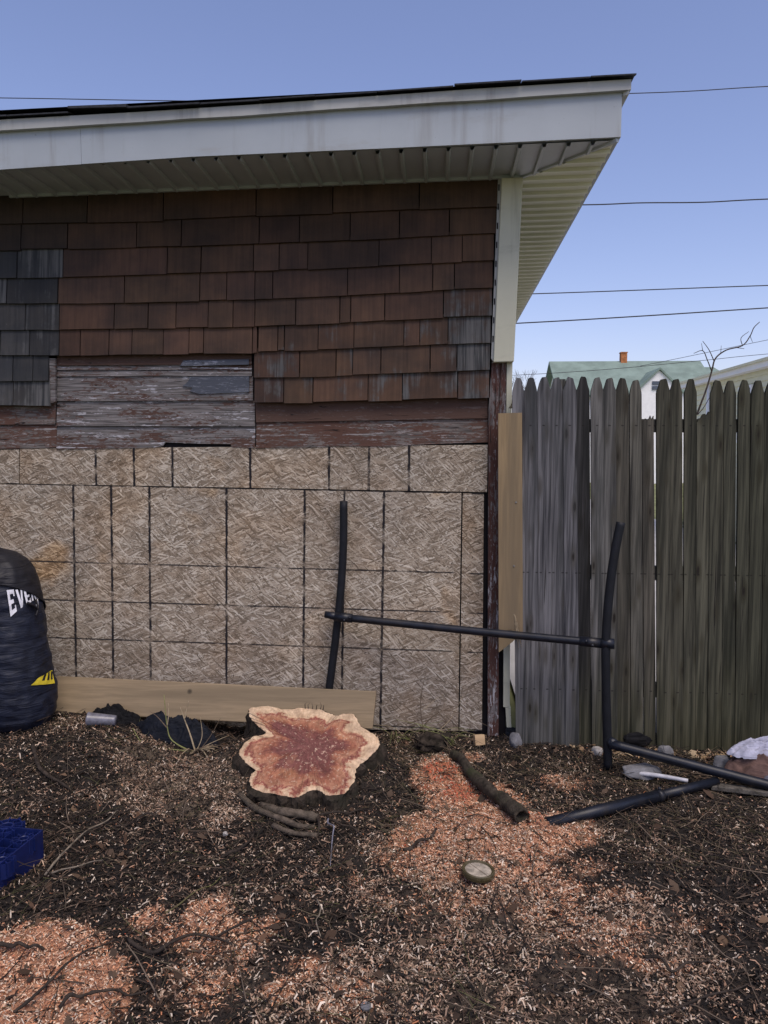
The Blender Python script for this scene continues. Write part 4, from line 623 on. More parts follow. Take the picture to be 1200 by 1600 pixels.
def drape(name, c, s, mat, label, cat, seed, h, rot=0, folds=5., n=70):
    """a crumpled sheet: a heaped surface with sharp running folds, meeting what it lies on along a ragged edge"""
    rr = random.Random(seed); sd = Vector((seed*2.3, seed*1.1, 0)); R = Matrix.Rotation(rot, 3, 'Z'); V = []; F = []; m = n*2
    for j in range(n+1):
        for i in range(m):
            g = 2*math.pi*i/m; t = j/n; cs, sn = math.cos(g), math.sin(g)
            rim = 1+.28*mnoise.noise(Vector((cs*1.6, sn*1.6, 0))+sd)+.10*mnoise.noise(Vector((cs*5, sn*5, 3))+sd)
            x, y = cs*t*rim, sn*t*rim; p = Vector((x*1.3, y*1.3, 0))+sd
            wx = mnoise.noise(p*1.3); wy = mnoise.noise(p*1.3+Vector((7, 0, 0)))
            q = Vector((x*folds*.5+1.4*wx, y*folds+1.4*wy, 0))+sd; rid = (1-abs(mnoise.noise(q)))**3; rid2 = (1-abs(mnoise.noise(q*2.3+Vector((3, 1, 0)))))**4
            env = max(0, 1-t**2.6)**.55; lump = .62+.5*mnoise.noise(p*1.1+Vector((0, 5, 0)))
            z = h*env*(lump+.42*rid+.18*rid2)+.006*rid2; w_ = R @ Vector((x*s[0], y*s[1], 0)); X0, Y0 = c[0]+w_.x, c[1]+w_.y
            V.append((X0, Y0, z))
    A_ = np.array(V); A_[:, 2] += np.maximum(c[2], gz(A_[:, 0], A_[:, 1])-.004); V = A_.tolist()
    for j in range(n):
        for i in range(m): k = (i+1) % m; F.append((j*m+i, j*m+k, (j+1)*m+k, (j+1)*m+i))
    return tag(mesh(name, V, F, mat, None, True), label, cat)
def rock(name, c, s, mat, label, seed, rot=0):
    bm = bmesh.new(); rr = random.Random(seed); pts = []
    for k in range(26):
        d = Vector((rr.gauss(0, 1), rr.gauss(0, 1), rr.gauss(0, 1))).normalized(); d.z = max(min(d.z, .55), -.55); pts.append(bm.verts.new((d.x*s[0], d.y*s[1], d.z*s[2]*1.6)))
    bmesh.ops.convex_hull(bm, input=bm.verts[:]); bmesh.ops.delete(bm, geom=[v for v in bm.verts if not v.link_faces], context='VERTS')
    bmesh.ops.bevel(bm, geom=bm.edges[:], offset=min(s)*.12, segments=1, affect='EDGES'); bmesh.ops.transform(bm, matrix=Matrix.Translation(c) @ Matrix.Rotation(rot, 4, 'Z'), verts=bm.verts)
    me = bpy.data.meshes.new(name); bm.to_mesh(me); bm.free(); return tag(link(name, me, mat), label, 'stone')
X_ = MISC
drape('cloth_bundle', (X_['clotha'][0], X_['clotha'][1]+.02, -1), (.21, .10), 'navycloth', 'dark navy crumpled cloth lying below the long plank by the dead weeds', 'cloth', 3, .085, -.05, 2.6)
drape('black_cloth', (X_['clothb'][0]+.02, X_['clothb'][1]+.03, -1), (.13, .06), 'blackcloth', 'small black rag below the plank beside the clear cup', 'cloth', 5, .055, .1, 2.6)
cup = empty('plastic_cup', X_['cup'], 'cloudy plastic cup lying on its side near the punch bag', 'cup')
c0 = Vector(X_['cup']); zc = float(gz(c0.x, c0.y))+.03; c0.z = zc; ax = Vector((1, .12, -.06)).normalized(); V = []; F = []; prof = [(-.07, .0), (-.07, .024), (-.065, .026), (.06, .034), (.065, .037), (.07, .037), (.07, .034), (-.06, .023), (-.06, 0)]
s1 = ax.cross(Vector((0, 0, 1))).normalized(); s2 = s1.cross(ax)
for t, r in prof:
    for k in range(24): g = 2*math.pi*k/24; V.append(c0+ax*(-t)+r*(math.cos(g)*s1+math.sin(g)*s2))
for i in range(len(prof)-1):
    for k in range(24): j = (k+1) % 24; F.append((i*24+k, i*24+j, (i+1)*24+j, (i+1)*24+k))
mesh('cup_wall', V, F, 'cup', cup, True)
# log
lp = smooth_path(LOG, 8); lp = [Vector((p.x, p.y, p.z+float(gz(p.x, p.y)))) for p in lp]
lg = empty('rotten_log', lp[len(lp)//2], 'short mossy rotten log with a hollow end lying on the sawdust', 'log')
V, F = tube_vf(lp, .021, .031, 16, .22, False, 3); V = [p+Vector((0, 0, 0))+Vector((mnoise.noise(p*30), mnoise.noise(p*30+Vector((9, 0, 0))), mnoise.noise(p*30+Vector((0, 9, 0)))))*.011 for p in V]; n = len(lp)
e = lp[-1]; d = (lp[-1]-lp[-2]).normalized(); b0 = len(V)
for k in range(16): V.append(e+(V[(n-1)*16+k]-e)*.72)
for k in range(16): V.append(e-d*.04+(V[(n-1)*16+k]-e)*.6)
for k in range(16):
    j = (k+1) % 16; F.append(((n-1)*16+k, (n-1)*16+j, b0+j, b0+k)); F.append((b0+k, b0+j, b0+16+j, b0+16+k))
F.append(tuple(range(15, -1, -1))); mesh('bark', V, F, 'logbark', lg, True)
mesh('hollow', [V[b0+16+k] for k in range(16)], [tuple(range(16))], 'hole', lg)
blob('dirt_clod', (-.02, -.2, .03), (.085, .06, .05), 'bark', 'dark clod of earth and bark at the upper end of the log', 'clod', 8, .5, 4, .4, 4)
# jar lid
lc = Vector(LID); lc.z = float(gz(lc.x, lc.y))+.022; ld = empty('jar_lid', lc, 'round dusty lid with an olive rim on the sawdust', 'lid'); tl = Matrix.Translation(lc) @ Matrix.Rotation(rad(1), 4, 'X') @ Matrix.Rotation(rad(4), 4, 'Y')
def lathe(name, prof, mat, parent, M_, n=40):
    V = []; F = []
    for r, z in prof:
        for k in range(n): g = 2*math.pi*k/n; V.append(M_ @ Vector((r*math.cos(g), r*math.sin(g), z)))
    for i in range(len(prof)-1):
        for k in range(n): j = (k+1) % n; F.append((i*n+k, i*n+j, (i+1)*n+j, (i+1)*n+k))
    F.append(tuple((len(prof)-1)*n+k for k in range(n))); return mesh(name, V, F, mat, parent, False)
lathe('rim', [(.050, -.012), (.056, -.010), (.058, 0), (.057, .008), (.053, .011), (.049, .009), (.047, .005)], 'rim', ld, tl); lathe('top_disc', [(.0475, .0045), (.040, .0065), (.020, .006), (.001, .0055)], 'lid', ld, tl)
# blue plastic base with gear-like rings
c1, c2, c3 = [Vector(p) for p in BLUE]; zt = .105; bl = empty('plastic_tray', (c1.x, c1.y, 0), 'deep blue plastic tray with round ribbed rings at the left edge', 'tray')
ux = Vector((-.955, .295, 0)); uy = Vector((-.105, -.99, 0)).normalized(); ux = Vector((uy.y, -uy.x, 0)); o0 = Vector((c1.x, c1.y, 0)); LX, LY = .46, .40
def bp_(a, b, z): return o0+ux*a+uy*b+Vector((0, 0, z))
def wall_seg(name, p, q, z0, z1, t=.004):
    d = (q-p); nrm_ = Vector((-d.y, d.x, 0)).normalized()*t*.5; v, f = prism([p-nrm_+Vector((0, 0, z0)), q-nrm_+Vector((0, 0, z0)), q+nrm_+Vector((0, 0, z0)), p+nrm_+Vector((0, 0, z0))], [p-nrm_+Vector((0, 0, z1)), q-nrm_+Vector((0, 0, z1)), q+nrm_+Vector((0, 0, z1)), p+nrm_+Vector((0, 0, z1))]); return mesh(name, v, f, 'blue', bl)
gq = .015
for (a, b), (c, d) in (((0, 0), (LX, 0)), ((0, 0), (0, LY)), ((LX, 0), (LX, LY)), ((0, LY), (LX, LY))): wall_seg('rim_wall', bp_(a, b, 0), bp_(c, d, 0), gq-.02, zt, .006)
v, f = prism([bp_(0, 0, .035), bp_(LX, 0, .035), bp_(LX, LY, .035), bp_(0, LY, .035)], [bp_(0, 0, .03), bp_(LX, 0, .03), bp_(LX, LY, .03), bp_(0, LY, .03)]); mesh('deck', v, f, 'blue', bl)
for k in range(1, 8):
    a = LX*k/8; wall_seg('rib', bp_(a, .003, 0), bp_(max(a-.0, 0), LY-.003, 0), .03, zt-.012, .003)
for k in range(1, 7):
    b = LY*k/7; wall_seg('rib', bp_(.003, b, 0), bp_(LX-.003, b, 0), .03, zt-.014, .003)
for (rx, ry, _), R_ in zip(RINGS, (.055, .038, .038, .038)):
    M_ = Matrix.Translation((rx, ry, zt)); n = 32
    lathe('ring', [(R_*.52, -.06), (R_*.52, -.005), (R_*.42, -.003), (R_*.36, -.005), (R_*.33, -.06), (.001, -.068)], 'blue', bl, M_, n)
    lathe('outer_ring', [(R_*1.02, -.06), (R_*1.02, -.006), (R_*.94, -.006), (R_*.92, -.06), (.001, -.066)], 'blue', bl, M_, n)
    for k in range(10):
        g = 2*math.pi*k/10; p = Vector((rx, ry, 0)); dd = Vector((math.cos(g), math.sin(g), 0)); wall_seg('tooth', p+dd*R_*.5, p+dd*R_*1.18, zt-.05, zt-.003, .004)
# stones, pale pipe, slat, clothes heap, block
rock('flat_stone', X_['stone1'], (.105, .06, .03), 'stone', 'flat grey stone lying under the frame foot bar', 4, .1)
rock('broken_stone', X_['stone2'], (.035, .03, .022), 'palestone', 'small whitish stone left of the right pipe upright at fence base', 6)
rock('block_stone', X_['stone3'], (.045, .035, .04), 'stone', 'grey block stone against the fence behind the foot bar', 9)
rock('side_stone', X_['stone4'], (.05, .045, .045), 'stone', 'rough grey stone just left of the heap of clothes', 12)
rock('corner_rubble', X_['stone5'], (.035, .04, .05), 'stone', 'rough grey rubble at the foot of the garage corner', 15)
rock('white_pebble', X_['pebble'], (.011, .011, .009), 'palestone', 'tiny white pebble left below the stump', 17)
pc = Vector(X_['cap']); pc.z = float(gz(pc.x, pc.y))+.008; lathe('bottle_cap', [(.014, -.006), (.0155, 0), (.013, .003), (.001, .0035)], 'stone', None, Matrix.Translation(pc)); tag(bpy.data.objects['bottle_cap'], 'small round grey cap pressed into the chips at the bottom edge', 'cap')
a, b = [Vector(p) for p in X_['palepipe']]; o = tube('pale_rod', [a, .5*(a+b)+Vector((0, 0, .004)), b], .011, 'palepipe', None, .009); tag(o, 'pale plastic rod lying in front of the flat grey stone', 'rod')
a, b = [Vector(p) for p in X_['slat']]; o = box('old_slat', .5*(a+b), ((b-a).length, .05, .02), 'slat', None, math.atan2((b-a).y, (b-a).x), 0, .003); tag(o, 'old grey wooden slat on the ground below the heap of clothes', 'slat')
drape('white_garment', (1.56, -.43, .115), (.20, .10), 'whitecloth', 'crumpled white garment on top of the heap at the right edge', 'clothing', 21, .055, .1, 2.2)
drape('brown_garment', (1.56, -.46, .03), (.22, .13), 'browncloth', 'brown garment bunched under the white one at the right edge', 'clothing', 23, .095, .05, 2.2)
drape('grey_garment', (1.60, -.54, .0), (.18, .10), 'greycloth', 'dark grey garment lowest in the heap, spilling over the foot bar', 'clothing', 27, .075, .1, 2.4)
blob('black_rag', (X_['rag'][0]-.02, -.150, .05), (.07, .012, .035), 'blackcloth', 'torn black rag caught at the fence foot behind the pipe', 'rag', 31, .5, 2., .2, 4, .3)
o = box('wood_offcut', (X_['block'][0], X_['block'][1]-.03, .035), (.052, .038, .052), 'block', None, .25, -.3, .002); tag(o, 'small pale wooden offcut at the foot of the strand board', 'offcut')
# sticks and roots
SD = [('root', 'smooth curved brown root lying in front of the stump', 'root'), ('root', 'thick bark-covered root tight under the front of the stump', 'root'), ('root', 'lower short brown root parallel to the curved one', 'root'), ('stick', 'dark upright bark piece where the roots meet', 'bark piece'), ('bluestick', 'thin bluish grey bent twig hanging from the roots', 'twig'), ('stick', 'brown twig pointing right from the roots', 'twig'), ('stick', 'dark twig slanting down right from the roots', 'twig'),
      ('stick', 'long dark stick slanting across the lower left sawdust', 'stick'), ('stick', 'dark crooked stick at the bottom edge, left of centre', 'stick'), ('stick', 'thick black stick lying flat at the left edge of the sawdust', 'stick'), ('stick', 'short thick dark branch in front of the punch bag', 'branch'), ('palestick', 'pale grey stick rising right from the blue plastic tray', 'stick'), ('palestick', 'pale thin stick pointing right from below the blue plastic', 'stick'), ('stick', 'curved dark bark strip left of the pink sawdust', 'bark piece'), ('greenstick', 'thin greenish twig left of centre in the dark litter', 'twig'), ('palestick', 'thin pale upright twig below the stump on the chips', 'twig'),
      ('stick', 'dark stick pointing up to the curved root', 'stick'), ('stick', 'thin dark twig above the round lid', 'twig'), ('stick', 'bent dark twig on the pale chips at lower right', 'twig'), ('stick', 'arched brown twig below the loose black pipe', 'twig'), ('stick', 'dark twig between the two lower left sawdust patches', 'twig'), ('stick', 'crooked dark stick at the edge of the left sawdust patch', 'stick'), ('stick', 'thin dark twig near the bottom right corner', 'twig'), ('stick', 'wavy brown twig above the blue tray, left of stump', 'twig')]
for k, ((r, pts), (mt, lb, ct)) in enumerate(zip(STICKS, SD)):
    r = r if ct == 'root' else r*.72; pts = [(x, y, z+float(gz(x, y))) for x, y, z in pts]
    if ct != 'root': pts = [q for a_, b_ in zip(pts[:-1], pts[1:]) for q in (a_, tuple(.5*(u_+v_)+rs.gauss(0, .006) for u_, v_ in zip(a_, b_)))]+[pts[-1]]
    o = tube({'root': 'root', 'bark piece': 'bark_strip', 'twig': 'twig', 'stick': 'stick', 'branch': 'branch'}[ct], pts, r, mt, None, r*(.9 if ct == 'root' else .5), 8, 4, .35, k); tag(o, lb, ct)
# dead weeds
def weed(name, base, stems, label):
    e = empty(name, base, label, 'weed'); groups = {}
    for pts, r, mt in stems: groups.setdefault(mt, []).append(tube_vf(smooth_path(pts, 5), r, r*.35, 5))
    for mt, ps in groups.items(): mesh('stem', *join_vf(ps), mt, e, True)
    return e
b = Vector((-1.20, -.42, 0)); b.z = float(gz(b.x, b.y)); st_ = []; rw = random.Random(11)
def vv(x, y, z): return b+Vector((x, y, z))
st_ += [([vv(.02, 0, .0), vv(-.08, -.01, .06), vv(-.11, 0, .13), vv(-.13, .02, .28)], .0045, 'greenstem'), ([vv(-.11, 0, .13), vv(-.105, .01, .19), vv(-.11, .02, .24)], .003, 'straw'), ([vv(.02, -.01, .01), vv(-.12, -.03, .03), vv(-.22, -.03, .05), vv(-.28, -.01, .12)], .0045, 'greenstem'), ([vv(-.11, 0, .12), vv(-.16, .01, .17), vv(-.2, .01, .2)], .003, 'darkstem'),
        ([vv(.03, 0, 0), vv(0, .01, .09), vv(-.03, .02, .16), vv(-.05, .02, .22)], .005, 'straw'), ([vv(-.03, .02, .16), vv(-.02, .03, .21), vv(-.01, .03, .25)], .003, 'straw'), ([vv(.03, 0, 0), vv(.06, .01, .08), vv(.05, .02, .17)], .003, 'straw'), ([vv(.04, 0, 0), vv(.1, .01, .08), vv(.15, .02, .17)], .003, 'darkstem')]
for k in range(34):
    a = rw.uniform(-2.4, .6); L = rw.uniform(.05, .16); st_.append(([vv(rw.uniform(-.03, .08), rw.uniform(-.03, .03), 0), vv(.03+.5*L*math.cos(a), .4*L*math.sin(a), .3*L), vv(.03+1.1*L*math.cos(a), L*math.sin(a)*.8, rw.uniform(.1, .6)*L)], rw.uniform(.0018, .0035), rw.choice(['straw', 'darkstem', 'darkstem', 'straw'])))
weed('dead_weed', b, st_, 'clump of dry bare weed stems left of the stump')
b = Vector((-.10, -.10, 0)); b.z = float(gz(b.x, b.y)); st_ = []
for k in range(46):
    a = rw.uniform(0, 2*math.pi); L = rw.uniform(.06, .26); o_ = vv(rw.uniform(-.12, .22), rw.uniform(-.10, .02), 0); st_.append(([o_, o_+Vector((.35*L*math.cos(a), -abs(.25*L*math.sin(a)), .35*L)), o_+Vector((L*math.cos(a), -abs(.5*L*math.sin(a)), rw.uniform(.05, .55)*L))], rw.uniform(.0012, .0025), rw.choice(['straw', 'greenstem', 'darkstem', 'greenstem'])))
st_ += [([vv(.04, .02, 0), vv(.02, .05, .16), vv(.03, .05, .26), vv(.05, .05, .36)], .003, 'darkstem'), ([vv(-.02, .02, 0), vv(.12, .03, .14), vv(.25, .05, .12), vv(.38, .05, .06)], .003, 'darkstem'), ([vv(.10, .03, .02), vv(.18, .05, .1), vv(.24, .05, .22)], .0025, 'straw'), ([vv(.03, .04, .14), vv(.1, .05, .2), vv(.14, .05, .23)], .002, 'straw')]
weed('dry_grass_tuft', b, st_, 'tuft of dry and green grass with thin brown canes at the wall foot')
st_ = []
for k in range(9):
    st_.append(([(.372, -.10, .70-.02*k*rw.random()), (.385+.01*rw.random(), -.14, .69-.05*rw.random()), (.40+.03*rw.random(), -.15, .63-.12*rw.random())], .002, 'straw')); 
for k in range(5): st_.append(([(.355+.004*k, -.06, 1.72), (.37, -.09, 1.73+.03*rw.random()), (.395, -.09, 1.78+.04*rw.random())], .002, 'straw'))
weed('straw_wisps', (.37, -.1, .6), st_, 'wisps of straw poking from the gap behind the tan board')
# ------------------------------------------------------------------ loose litter too fine to count
def scatter(n, x0, x1, y0, y1): return RNG.uniform(x0, x1, n), RNG.uniform(y0, y1, n)
def strips(name, x, y, L, W, curl, col, lift, label, cat, tilt=.5, taper=.7):
    n = len(x); yw = RNG.uniform(0, 2*np.pi, n); ca, sa = np.cos(yw), np.sin(yw); z = gz(x, y)+lift
    tx = RNG.normal(0, tilt, n); ty = RNG.normal(0, tilt, n); P = []
    for i, u in enumerate((-.5, 0., .5)):
        for v in (-.5, .5):
            lx = u*L*(1-.25*np.abs(curl)); ly = v*W*(1. if i == 1 else taper); lz = curl*L*(.35-1.4*u*u)+lx*np.sin(tx)*.6+ly*np.sin(ty)
            P.append(np.stack([x+lx*ca-ly*sa, y+lx*sa+ly*ca, z+lz], 1))
    co = np.stack(P, 1).reshape(-1, 3); b_ = np.arange(n)[:, None]*6; q = np.concatenate([b_+np.array([[0, 2, 3, 1]]), b_+np.array([[2, 4, 5, 3]])], 1).reshape(-1, 4)
    return tag(big_mesh(name, co, q, np.repeat(col, 6, 0), 'chip'), label, cat, None, 'stuff')
def pick(pal, n, jit=.25):
    pal = np.array(pal); c = pal[RNG.integers(0, len(pal), n)]; return np.clip(c*RNG.uniform(1-jit, 1+jit, (n, 1)), 0, .85)
def off_stump(x, y):
    ins = np.zeros(len(x), bool)
    for (ax_, ay_, _), (bx_, by_, _) in zip(STUMP, STUMP[1:]+STUMP[:1]):
        c_ = ((ay_ > y) != (by_ > y)) & (x < (bx_-ax_)*(y-ay_)/(by_-ay_+1e-12)+ax_); ins ^= c_
    return ~ins
x, y = scatter(330000, -2.6, 1.9, -2.75, -.02); pk = mask(PINK, x, y)*1.9-1.5*(1-fbm(x, y, 11, 4))+.35+RNG.normal(0, .09, len(x))+RNG.exponential(.16, len(x))*(RNG.random(len(x)) < .5); k = (pk > .42) & off_stump(x, y); x, y = x[k], y[k]; n = len(x)
col = pick([(.64, .36, .215), (.58, .285, .155), (.72, .52, .36), (.48, .20, .10), (.76, .62, .47), (.34, .16, .09), (.66, .43, .28), (.22, .11, .07)], n); rd = (mask(RED, x, y)+RNG.normal(0, .18, n) > .5); col[rd] = pick([(.50, .10, .05), (.42, .13, .07), (.56, .22, .12)], int(rd.sum()))
strips('sawdust_shavings', x, y, RNG.uniform(.004, .012, n)*RNG.choice([1, 1, 1.3, 1.8], n), RNG.uniform(.0015, .0045, n), RNG.uniform(-.6, .8, n), col, RNG.uniform(.0, .008, n), 'pink and orange sawdust shavings heaped over the yard floor', 'sawdust')
x, y = scatter(300000, -2.6, 1.9, -2.75, -.02); cl_ = np.clip(fbm(x+3, y, 9, 4)*3.4-1.25, 0, 1); dens = .09+.34*cl_*sstep(fbm(x+11, y, 2.6, 3)*3-1.)+1.15*mask(PALE, x, y)*cl_; k = (RNG.random(len(x)) < dens) & off_stump(x, y); x, y = x[k], y[k]; n = len(x)
strips('pale_chips', x, y, RNG.uniform(.004, .012, n)*RNG.choice([1, 1, 1, 1.4, 1.4, 2.2, 3.6], n), RNG.uniform(.0015, .0055, n), RNG.uniform(-.9, 1.1, n), pick([(.40, .29, .20), (.48, .37, .27), (.24, .165, .115), (.58, .49, .39), (.30, .20, .135), (.16, .105, .073), (.36, .22, .145), (.26, .165, .11)], n), RNG.uniform(.001, .010, n), 'pale curled wood chips scattered over the dark yard floor', 'wood chips')
x, y = scatter(110000, -2.6, 1.9, -2.75, -.02); k = off_stump(x, y) & (RNG.random(len(x)) < 1-.85*np.clip(mask(PINK, x, y), 0, 1)); x, y = x[k], y[k]; n = len(x)
strips('bark_litter', x, y, RNG.uniform(.006, .018, n)*RNG.choice([1, 1, 1, 1.6, 2.6], n), RNG.uniform(.002, .007, n), RNG.uniform(-.6, .7, n), pick([(.013, .010, .008), (.008, .007, .006), (.024, .017, .012), (.040, .026, .018), (.011, .010, .009), (.060, .040, .028)], n, .35), RNG.uniform(.0, .010, n), 'dark bark crumbs and rotting leaf bits covering the yard floor', 'bark litter', .8, .45)
x, y = scatter(600, -2.6, 1.9, -2.75, -.05); k = off_stump(x, y); x, y = x[k], y[k]; xa = RNG.uniform(.7, 1.75, 160); ya = RNG.uniform(-.25, -.13, 160); x, y = np.r_[x, xa], np.r_[y, ya]; n = len(x)
col = pick([(.085, .048, .028), (.06, .036, .022), (.12, .075, .045), (.045, .03, .02), (.075, .05, .033)], n, .3); col[-160:] = pick([(.36, .25, .14), (.28, .18, .10), (.42, .32, .2)], 160)
strips('leaf_litter', x, y, RNG.uniform(.02, .055, n), RNG.uniform(.012, .03, n), RNG.uniform(-.3, .5, n), col, RNG.uniform(.004, .014, n), 'curled dead leaves strewn over the yard and along the fence foot', 'leaves', .8, .25)
_sx, _sy = RNG.uniform(-.80, -.40, 90), RNG.uniform(-.80, -.45, 90); _n = 90; _k = np.hypot((_sx+.6)/.2, (_sy+.62)/.17) < 1; _sx, _sy = _sx[_k], _sy[_k]; _n = len(_sx)
strips('stump_dust', _sx, _sy, RNG.uniform(.003, .010, _n), RNG.uniform(.0015, .003, _n), RNG.uniform(-.4, .6, _n), pick([(.60, .42, .28), (.66, .52, .38), (.5, .28, .17)], _n), .066+.398*(_sy+.85)-gz(_sx, _sy), 'pale sawdust crumbs lying on the cut face of the stump', 'sawdust')
def sticks(name, n, L0, L1, r0, r1, pal, region, label, cat, lift=.012):
    x, y = scatter(n, *region); k = off_stump(x, y) & (RNG.random(n) < 1-.7*np.clip(mask(PINK, x, y), 0, 1)); x, y = x[k], y[k]; n = len(x); L = RNG.uniform(L0, L1, n); yw = RNG.uniform(0, np.pi, n); bend = RNG.normal(0, .18, n); r = RNG.uniform(r0, r1, n); P = []
    up_ = RNG.uniform(0, .35, n)*(RNG.random(n) < .3)
    for i, u in enumerate((-.5, -.17, .17, .5)):
        a = yw+bend*u*2.; px = x+u*L*np.cos(a); py = y+u*L*np.sin(a); pz = gz(px, py)+lift*RNG.uniform(.3, 1.1, n)+up_*(u+.5)*L
        for g in range(3):
            an = 2*np.pi*g/3; rr_ = r*(1.-.5*(u+.5)); P.append(np.stack([px-np.sin(a)*rr_*np.cos(an), py+np.cos(a)*rr_*np.cos(an), pz+rr_*np.sin(an)], 1))
    co = np.stack(P, 1).reshape(-1, 3); b_ = np.arange(n)[:, None]*12; qs = []
    for i in range(3):
        for g in range(3): g2 = (g+1) % 3; qs.append(b_+np.array([[i*3+g, i*3+g2, i*3+3+g2, i*3+3+g]]))
    q = np.concatenate(qs, 1).reshape(-1, 4); return tag(big_mesh(name, co, q, np.repeat(pick(pal, n), 12, 0), 'chip', True), label, cat, None, 'stuff')
sticks('fine_twigs', 5200, .03, .24, .0008, .0030, [(.03, .022, .017), (.055, .038, .027), (.09, .066, .046), (.025, .019, .016), (.14, .105, .075)], (-2.6, 1.9, -2.75, -.06), 'thin broken twigs strewn over the whole yard floor', 'twigs')
sticks('dry_grass', 1700, .05, .17, .0007, .0014, [(.15, .115, .07), (.09, .08, .04), (.20, .155, .095), (.06, .045, .03)], (-.3, 1.9, -1.3, -.08), 'dry grass blades and needles littering the ground before the fence', 'dry grass')
sticks('dry_grass_left', 1200, .05, .16, .0007, .0013, [(.16, .13, .08), (.10, .085, .05), (.11, .11, .045)], (-2.6, .2, -2.6, -.2), 'dry grass blades and needles among the litter left of the fence', 'dry grass')
# ------------------------------------------------------------------ beyond the fence
def gable(name, parent, x0, x1, y0, y1, ze, zr, mat, ov=.3, along='x', t=.12):
    if along == 'x':
        ym = .5*(y0+y1); sl = (zr-ze)/(ym-y0); a = [(x0-ov, y0-ov, ze-ov*sl), (x1+ov, y0-ov, ze-ov*sl), (x1+ov, ym, zr), (x0-ov, ym, zr), (x0-ov, y1+ov, ze-ov*sl), (x1+ov, y1+ov, ze-ov*sl)]
        F = [(0, 1, 2, 3), (3, 2, 5, 4)]
    else:
        xm = .5*(x0+x1); sl = (zr-ze)/(xm-x0); a = [(x0-ov, y0-ov, ze-ov*sl), (xm, y0-ov, zr), (xm, y1, zr), (x0-ov, y1, ze-ov*sl), (x1+ov, y0-ov, ze-ov*sl), (x1+ov, y1, ze-ov*sl)]
        F = [(0, 1, 2, 3), (1, 4, 5, 2)]
    o = mesh(name, a, F, mat, parent); s_ = o.modifiers.new('s', 'SOLIDIFY'); s_.thickness = t; s_.offset = 0; return o
hs = empty('white_house', (9.6, 39, -.05), 'white house with a green roof and front gable seen over the fence', 'house')
hx0, hx1 = 6.35, 13.7; mesh('wall', *prism([(hx0, 36, -.05), (hx1, 36, -.05), (hx1, 36, 4.5), (hx0, 36, 4.5)], [(hx0, 42, -.05), (hx1, 42, -.05), (hx1, 42, 4.5), (hx0, 42, 4.5)]), 'hwhite', hs)
for xx in (hx0, hx1): mesh('gable_wall', [(xx, 36, 4.5), (xx, 42, 4.5), (xx, 39, 6.3)], [(0, 1, 2)], 'hwhite', hs)
gable('roof', hs, hx0, hx1, 36, 42, 4.55, 6.38, 'hgreen', .35)
gx0, gx1, gp = 9.65, 12.15, 5.64; v, f = prism([(gx0, 35.3, -.05), (gx1, 35.3, -.05), (gx1, 35.3, 4.42), (.5*(gx0+gx1), 35.3, gp-.08), (gx0, 35.3, 4.42)], [(gx0, 38, -.05), (gx1, 38, -.05), (gx1, 38, 4.42), (.5*(gx0+gx1), 38, gp-.08), (gx0, 38, 4.42)]); mesh('gable_wing', v, f, 'hwhite', hs)
gable('wing_roof', hs, gx0, gx1, 35.3, 38.2, 4.42, gp, 'hgreen', .12, 'y', .1)
for (za, zb) in ((4.60, 4.78), (4.84, 5.02)): box('window', (10.72, 35.28, .5*(za+zb)), (.34, .06, zb-za), 'hblue', hs)
for xx in (7.0, 8.6, 13.0): w_ = box('window', (xx, 35.98, 2.6), (.9, .08, 1.3), 'hblue', hs)
ch = box('chimney', (9.98, 39, 6.55), (.32, .4, .62), 'brick', hs); box('chimney_cap', (9.98, 39, 6.885), (.37, .45, .05), 'brick', ch)
h2 = empty('pink_house', (15, 46, -.05), 'distant pinkish house with a green roof behind the sapling', 'house')
mesh('wall', *prism([(14.6, 44, -.05), (17.3, 44, -.05), (17.3, 44, 5.9), (14.6, 44, 5.9)], [(14.6, 50, -.05), (17.3, 50, -.05), (17.3, 50, 5.9), (14.6, 50, 5.9)]), 'hpink', h2); gable('roof', h2, 14.4, 17.3, 44, 50, 5.95, 6.9, 'hgreen', .2)
for xx in (15.2, 16.4): box('window', (xx, 43.97, 4.4), (.7, .08, 1.1), 'hblue', h2)
cg = empty('cream_garage', (7, 10, -.05), 'cream sided outbuilding standing right beyond the fence', 'outbuilding')
cy0, cy1 = 6.2, 12.6; V = []; F = []; z = -.05; k = 0
while z < 2.85:
    V += [(5.2-.018, cy0, z), (5.2-.018, cy1, z), (5.2, cy0, z+.1), (5.2, cy1, z+.1)]; F.append((4*k, 4*k+1, 4*k+3, 4*k+2))
    if k: F.append((4*k-2, 4*k-1, 4*k+1, 4*k))
    z += .1; k += 1
mesh('siding', V, F, 'hcream', cg)
mesh('wall', *prism([(5.205, cy0, -.05), (9, cy0, -.05), (9, cy0, 2.9), (7.1, cy0, 2.95), (5.205, cy0, 2.9)], [(5.205, cy1, -.05), (9, cy1, -.05), (9, cy1, 2.9), (7.1, cy1, 2.95), (5.205, cy1, 2.9)]), 'hcream', cg)
gable('roof', cg, 5.1, 9.1, cy0-.2, cy1+.2, 2.95, 3.05, 'hcream', .1, 'y', .04); box('eave_board', (5.06, .5*(cy0+cy1), 2.90), (.03, cy1-cy0+.4, .13), 'hwhite', cg); box('soffit_board', (5.13, .5*(cy0+cy1), 2.842), (.13, cy1-cy0+.4, .012), 'hwhite', cg)
tube('downspout', [(5.15, 11.2, 2.8), (5.15, 11.2, .1)], .04, 'hwhite', cg)
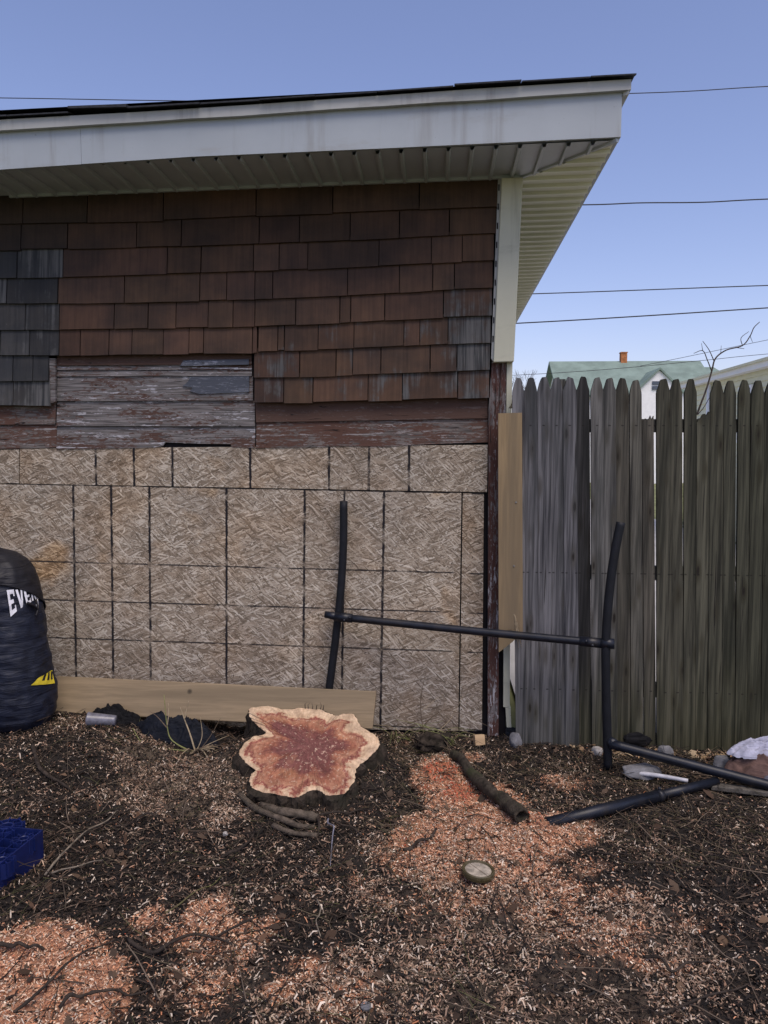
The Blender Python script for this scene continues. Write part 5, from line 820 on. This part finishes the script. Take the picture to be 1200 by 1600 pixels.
wn_ = box('window', (5.17, 9.45, 2.15), (.06, .55, .95), 'hwhite', cg); box('pane', (5.135, 9.45, 2.15), (.02, .45, .85), 'hblue', wn_)
sp_ = empty('bare_sapling', SAP[0][1][0], 'thin bare sapling with crooked twigs rising behind the fence', 'sapling')
root_pt = [(SAP[0][1][0][0]-.02, .35, -.05), (SAP[0][1][0][0]-.01, .35, .8)]
tube('trunk', root_pt+SAP[0][1], .0065, 'twig', sp_, .002, 7)
for r, pts in SAP[1:]: tube('branch', pts, r*.45, 'twig', sp_, r*.25, 6)
def bare_tree(name, base, h, seed, label, r=.09):
    rr = random.Random(seed); parts = []
    def grow(p, d, l, r_, dep):
        q = p+d*l*.5+Vector((rr.gauss(0, .04), 0, 0))*l; e_ = q+(d+Vector((rr.gauss(0, .12), rr.gauss(0, .12), .05))).normalized()*l*.5; parts.append(tube_vf([p, q, e_], r_, r_*.65, 5, 0, False))
        if dep:
            for _ in range(rr.choice((2, 3, 3))): grow(e_, (d+Vector((rr.gauss(0, .5), rr.gauss(0, .5), rr.uniform(.0, .3)))).normalized(), l*rr.uniform(.6, .8), r_*.6, dep-1)
    e = empty(name, base, label, 'tree'); b_ = Vector(base); mesh('trunk', *tube_vf([b_, b_+Vector((.1, 0, h*.35))], r, r*.8, 7), 'twig', e); grow(b_+Vector((.1, 0, h*.35)), Vector((0, 0, 1)), h*.24, r*.7, 5); mesh('crown', *join_vf(parts), 'twig', e); return e
bare_tree('bare_tree', (5.0, 48, -.05), 6.4, 5, 'faint bare tree between the garage corner and the green roof', .10)
bare_tree('bare_tree', (18.6, 60, -.05), 8.2, 8, 'far bare tree behind the pinkish house', .12)
WL = ['high cable crossing behind the garage roof', 'single cable leaving the eave edge below the high one', 'middle cable meeting the lower part of the eave', 'dark cable just above the end of the eave', 'thin low cable running over the green roof', 'short low cable rising to the right above the pinkish house']
for pts, lb, r in zip(WIRES, WL, (.007, .012, .012, .012, .009, .009)): tag(tube('power_line', pts, r, 'wire', None, None, 6, 8), lb, 'cable', 'overhead cables')
